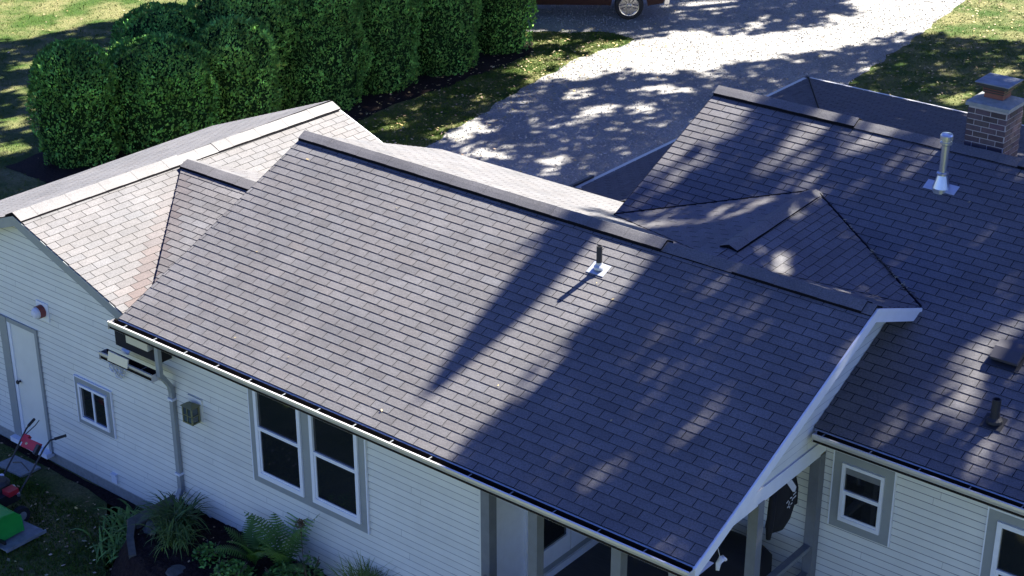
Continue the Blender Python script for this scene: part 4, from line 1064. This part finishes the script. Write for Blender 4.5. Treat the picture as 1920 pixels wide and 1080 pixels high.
for x in (-2.35, -1.5):
    mb = MB(); mb.lathe((x, -.98, -3.26), [(.05, -.04), (.13, -.045), (.14, 0), (.13, .045), (.05, .04)], 'tyre', 20, axis=(1, 0, 0)); mb.lathe((x, -.98, -3.26), [(.07, .046), (.0, .05)], 'skirt_grey', 12, axis=(1, 0, 0)); mb.build('wheel', mo)
hb = MB()
for s, x in ((-1, -2.12), (1, -1.66)):
    hb.tube([(x, -.9, -3.05), (x+.02*s, -.58, -2.72), (x+.03*s, -.36, -2.47), (x+.05*s, -.26, -2.38), (x+.12*s, -.1, -2.36)], .014, 'black_metal', 7)
hb.tube([(-2.08, -.62, -2.76), (-1.9, -.60, -2.7), (-1.7, -.62, -2.76)], .01, 'black_metal', 6)
hb.tube([(-2.1, -.33, -2.42), (-2.02, -.2, -2.3), (-1.98, -.15, -2.22)], .008, 'black_metal', 5)
h_ = hb.build('handlebar', mo)
for s, x in ((-1, -2.12), (1, -1.66)):
    mb = MB(); mb.tube([(x+.08*s, -.2, -2.372), (x+.15*s, -.04, -2.355)], .022, 'black_rubber', 8); mb.build('grip', h_)
mb = MB(); mb.obox((-2.06, -.44, -2.57), (.34, .02, 0), (0, .10, .11), (0, -.03, .03), 'red_plastic'); mb.obox((-2.1, -.40, -2.53), (.1, .02, 0), (0, .08, .08), (0, -.03, .05), 'red_plastic'); mb.obox((-1.76, -.45, -2.59), (.06, .0, 0), (0, .1, .11), (0, -.04, .05), 'black_metal'); mb.lathe((-1.98, -.40, -2.5), [(.03, 0), (.03, .02), (0, .025)], 'fallen', 10, axis=(0, -.6, .7)); mb.build('control_panel', mo)

# ------------------------------------------------------------------ unseen tall trees, leaf clusters and limbs shaped so shade falls on roofs and drive
def caster(poly, z_of, tmin, tmax, dens, hole=0., hs=1., seed=0, leaf=.16, pads=None, edge=.0):
    """leaf clusters up the sun's rays from a patch of ground or roof"""
    rr = random.Random(seed); xs = [p[0] for p in poly]; ys = [p[1] for p in poly]
    A_ = (max(xs)-min(xs))*(max(ys)-min(ys)); out = []
    for i in range(int(A_*dens)):
        x, y = rr.uniform(min(xs), max(xs)), rr.uniform(min(ys), max(ys))
        x2, y2 = x+edge*noise.noise(V((x*.9, y*.9, seed))), y+edge*noise.noise(V((x*.9, y*.9, seed+9)))
        if not inside(x2, y2, poly): continue
        if hole and noise.noise(V((x*hs, y*hs*.55, seed*1.7)))+.35*noise.noise(V((x*hs*2.7, y*hs*1.6, seed*1.7)))+.45 < hole: continue
        if pads and any(rr.random() < 1.45*(1-((x-a)/(c*1.75))**2-((y-b)/(d*1.25))**2) for a, b, c, d in pads): continue
        t = rr.uniform(tmin, tmax); q = V((x, y, z_of(x, y)))+SUN*t
        out.append((q, leaf*rr.uniform(.6, 1.3)))
    return out
zmain = lambda x, y: y*SM
zright = lambda x, y: REZ+(y-RE)*tr
zg = lambda x, y: GZ
def unseen_tree(base, top, rad, clusters, label, seed, limbs=()):
    t = thing('unseen_shade_tree', base, label, 'tree', 'unseen tall trees casting shade from beyond the drive')
    rr = random.Random(seed); mb = MB(); b, tp_ = V(base), V(top)
    mb.tube([b, b.lerp(tp_, .3)+V((.1, .05, 0)), b.lerp(tp_, .65), tp_], [rad*1.25, rad, rad*.75, rad*.3], 'bark', 12)
    # limbs reach to sampled clusters
    if clusters:
        for i in range(14):
            q = rr.choice(clusters)[0]; s_ = b.lerp(tp_, min(.95, max(.3, (q.z-b.z)/(tp_.z-b.z)-.15)))
            m_ = s_.lerp(q, .55)+V((0, 0, .4)); mb.tube([s_, m_, q], [rad*.32, rad*.2, .03], 'bark', 6)
    for pts, rs_ in limbs: mb.tube(pts, rs_, 'bark', 10)
    mb.build('trunk', t)
    mb = MB()
    for q, s_ in clusters:
        for j in range(2):
            u = V((rr.gauss(0, 1), rr.gauss(0, 1), rr.gauss(0, 1))).normalized()*s_; v = u.cross(V((rr.gauss(0, 1), rr.gauss(0, 1), rr.gauss(0, 1)))).normalized()*s_*.7
            c = q+V((rr.gauss(0, .12), rr.gauss(0, .12), rr.gauss(0, .12))); g = rr.uniform(.7, 1.3)
            mb.face([c-u, c-v, c+u, c+v], 'leaf', (g, g, g))
    mb.build('crown', t)
# unseen tree beside the right wing: dark half of the middle roof, most of the right roof
DM = [(6.42, 3.9), (9.6, 3.9), (9.9, -.8), (5.9, -.8), (6.15, 0), (6.22, 1.1), (6.3, 2.2), (6.45, 2.9)]
cl = caster(DM, zmain, 16, 24, 58, seed=1, leaf=.15, pads=[(8.42, 1.85, .11, .65), (8.26, 1.2, .09, .35), (8.75, .32, .2, .14), (6.7, 1.6, .1, .5), (9.1, 3.0, .1, .4), (7.4, 3.2, .1, .3)], edge=.1)
BD = [(4.62, 4.3), (4.74, 3.1), (4.80, 2.3), (4.86, 1.4), (4.92, .75), (5.15, .8), (5.38, 1.2), (5.47, 1.8), (5.48, 4.3)]
cl += caster([(4.75, 4.3), (4.8, 3.2), (5.35, 3.2), (5.5, 4.3)], zmain, 18, 21, 60, seed=21, leaf=.12)
DR = [(8.35, 7.9), (8.3, 6.9), (7.9, 6.2), (7.0, 6.3), (6.2, 6.15), (5.5, 5.85), (4.5, 5.3), (4.5, 4.4), (9, 4.4), (9, 1.8), (16, 1.8), (16, 7.9)]
cl2 = caster(DR, zright, 15, 23, 52, seed=2, leaf=.15, edge=.12, pads=[(7.0, 6.0, .2, .3), (5.2, 5.5, .2, .2), (5.5, 4.9, .35, .2), (6.3, 5.05, .3, .25), (6.6, 5.5, .25, .25), (9.1, 6.0, .10, .6), (9.8, 5.8, .12, .8), (10.38, 4.25, .2, .75), (10.36, 3.45, .15, .25), (9.92, 3.5, .13, .28), (9.4, 3.3, .12, .2), (8.8, 5.6, .12, .3), (11.1, 5.5, .12, .8), (11.0, 3.4, .12, .5)])
cl2 += caster([(5.62, 7.9), (5.6, 6.6), (5.3, 5.8), (5.85, 5.8), (6.08, 6.7), (6.14, 7.9)], zright, 14, 18, 120, seed=41, leaf=.13, edge=.05)
cl2 += caster([(6.7, 7.9), (6.6, 6.6), (6.4, 6.1), (6.75, 6.1), (6.95, 6.8), (7.0, 7.9)], zright, 14, 18, 45, seed=42, leaf=.13, edge=.05)
cl3 = caster([(6.5, 3.6), (6.8, 5.6), (7.4, 6.6), (9.6, 5.3), (9.6, 3.6)], lambda x, y: 1.5, 15, 20, 70, seed=6, leaf=.15, pads=[(8.55, 4.85, .38, .2), (8.1, 4.95, .12, .12), (7.15, 5.3, .18, .25)])
cl3 += caster([(1.5, 7.3), (1.5, 15.6), (17, 15.6), (17, 7.9)], lambda x, y: .3, 13, 17, 110, seed=8, leaf=.2)
T1 = V((12.6, 17.2, GZ))
unseen_tree(T1, (13.2, 17.5, 24), .42, cl+cl2+cl3, 'unseen tall tree behind the right wing shading the middle and right roofs', 3, limbs=[([(12.9, 17.3, 13.5), V((5.08, 4.6, 2.0))+SUN*19, V((5.12, 3.0, 1.3))+SUN*19.2, V((5.12, 1.9, .8))+SUN*19.5, V((5.06, .75, .35))+SUN*20], [.2, .33, .31, .27, .1]), ([(12.8, 17.3, 15.5), V((6.62, 4.6, 2.0))+SUN*17, V((6.6, 2.5, 1.1))+SUN*17.4, V((6.42, .9, .4))+SUN*17.8, V((6.3, -.6, -.2))+SUN*18], [.2, .26, .26, .24, .2])])  # both extra limbs laid along sun rays to cast bands on the roof
# dapple on the drive
G1 = [(-8.6, 13), (-8.4, 19.4), (-6.6, 22.0), (-5.2, 22.7), (-5.0, 24.2), (-3.8, 26.4), (-2.9, 29.4), (2, 31.5), (5, 24), (1, 12), (-7, 9)]
cl = caster(G1, zg, 15, 22, 75, hole=.07, hs=.75, seed=3, leaf=.17, edge=.4, pads=[(-6.97, 19.6, .25, .45), (-5.8, 18.9, .3, .5), (-5.75, 17.9, .25, .4), (-5.4, 21.2, .3, .5), (-5.0, 21.6, .25, .3), (-7.2, 17.9, .3, .3), (-6.8, 15.2, .3, .4), (-4.9, 19.6, .25, .3), (-3.0, 22.6, .2, .3), (-7.6, 20.8, .3, .5)])
unseen_tree((3.2, 28.5, GZ), (1.5, 31, 13.5), .35, cl, 'unseen broad tree on the right lawn shading the lower part of the drive', 4)
G2 = [(-10.6, 22), (-9.0, 25.0), (-7.4, 25.3), (-6.3, 26.6), (-4.9, 29.0), (-4.7, 30.4), (-7.4, 31.4), (-12, 28)]
cl = caster(G2, zg, 17, 22, 60, hole=.36, hs=.8, seed=4, leaf=.18, edge=.6)
cl += caster([(-15, 24), (-9.2, 24.2), (-8.4, 25.4), (-8.3, 27.4), (-14, 31)], lambda x, y: -2.5, 17, 22, 60, seed=31, leaf=.2, edge=.3)
unseen_tree((-1.0, 46, GZ), (-3, 44, 15), .4, cl, 'unseen far tree beyond the drive shading the gravel beside the pickup', 5)
G3 = [(-26, 9), (-21.75, 13.2), (-21.3, 14.8), (-20.9, 16.3), (-21, 18.8), (-22, 22), (-17, 22.5), (-13, 18), (-9.2, 23.4), (-8.4, 19), (-8.2, 15.5), (-7.4, 14), (-9.5, 13), (-11.5, 6), (-20, 2)]
cl = caster(G3, zg, 15, 20, 65, hole=.06, hs=.7, seed=5, leaf=.2, edge=.6, pads=[(-16.2, 9.4, .5, .5), (-17.8, 11.1, .5, .4), (-13.3, 8.1, .3, .3), (-14.5, 8.6, .4, .4), (-8.5, 15.2, .7, .5), (-9.2, 20.8, .4, 1.2), (-8.8, 23.4, .5, .5)])
unseen_tree((-9.5, 36, GZ), (-8.5, 33, 14), .4, cl, 'unseen tree north of the hedge shading the hedge and left lawn', 6)
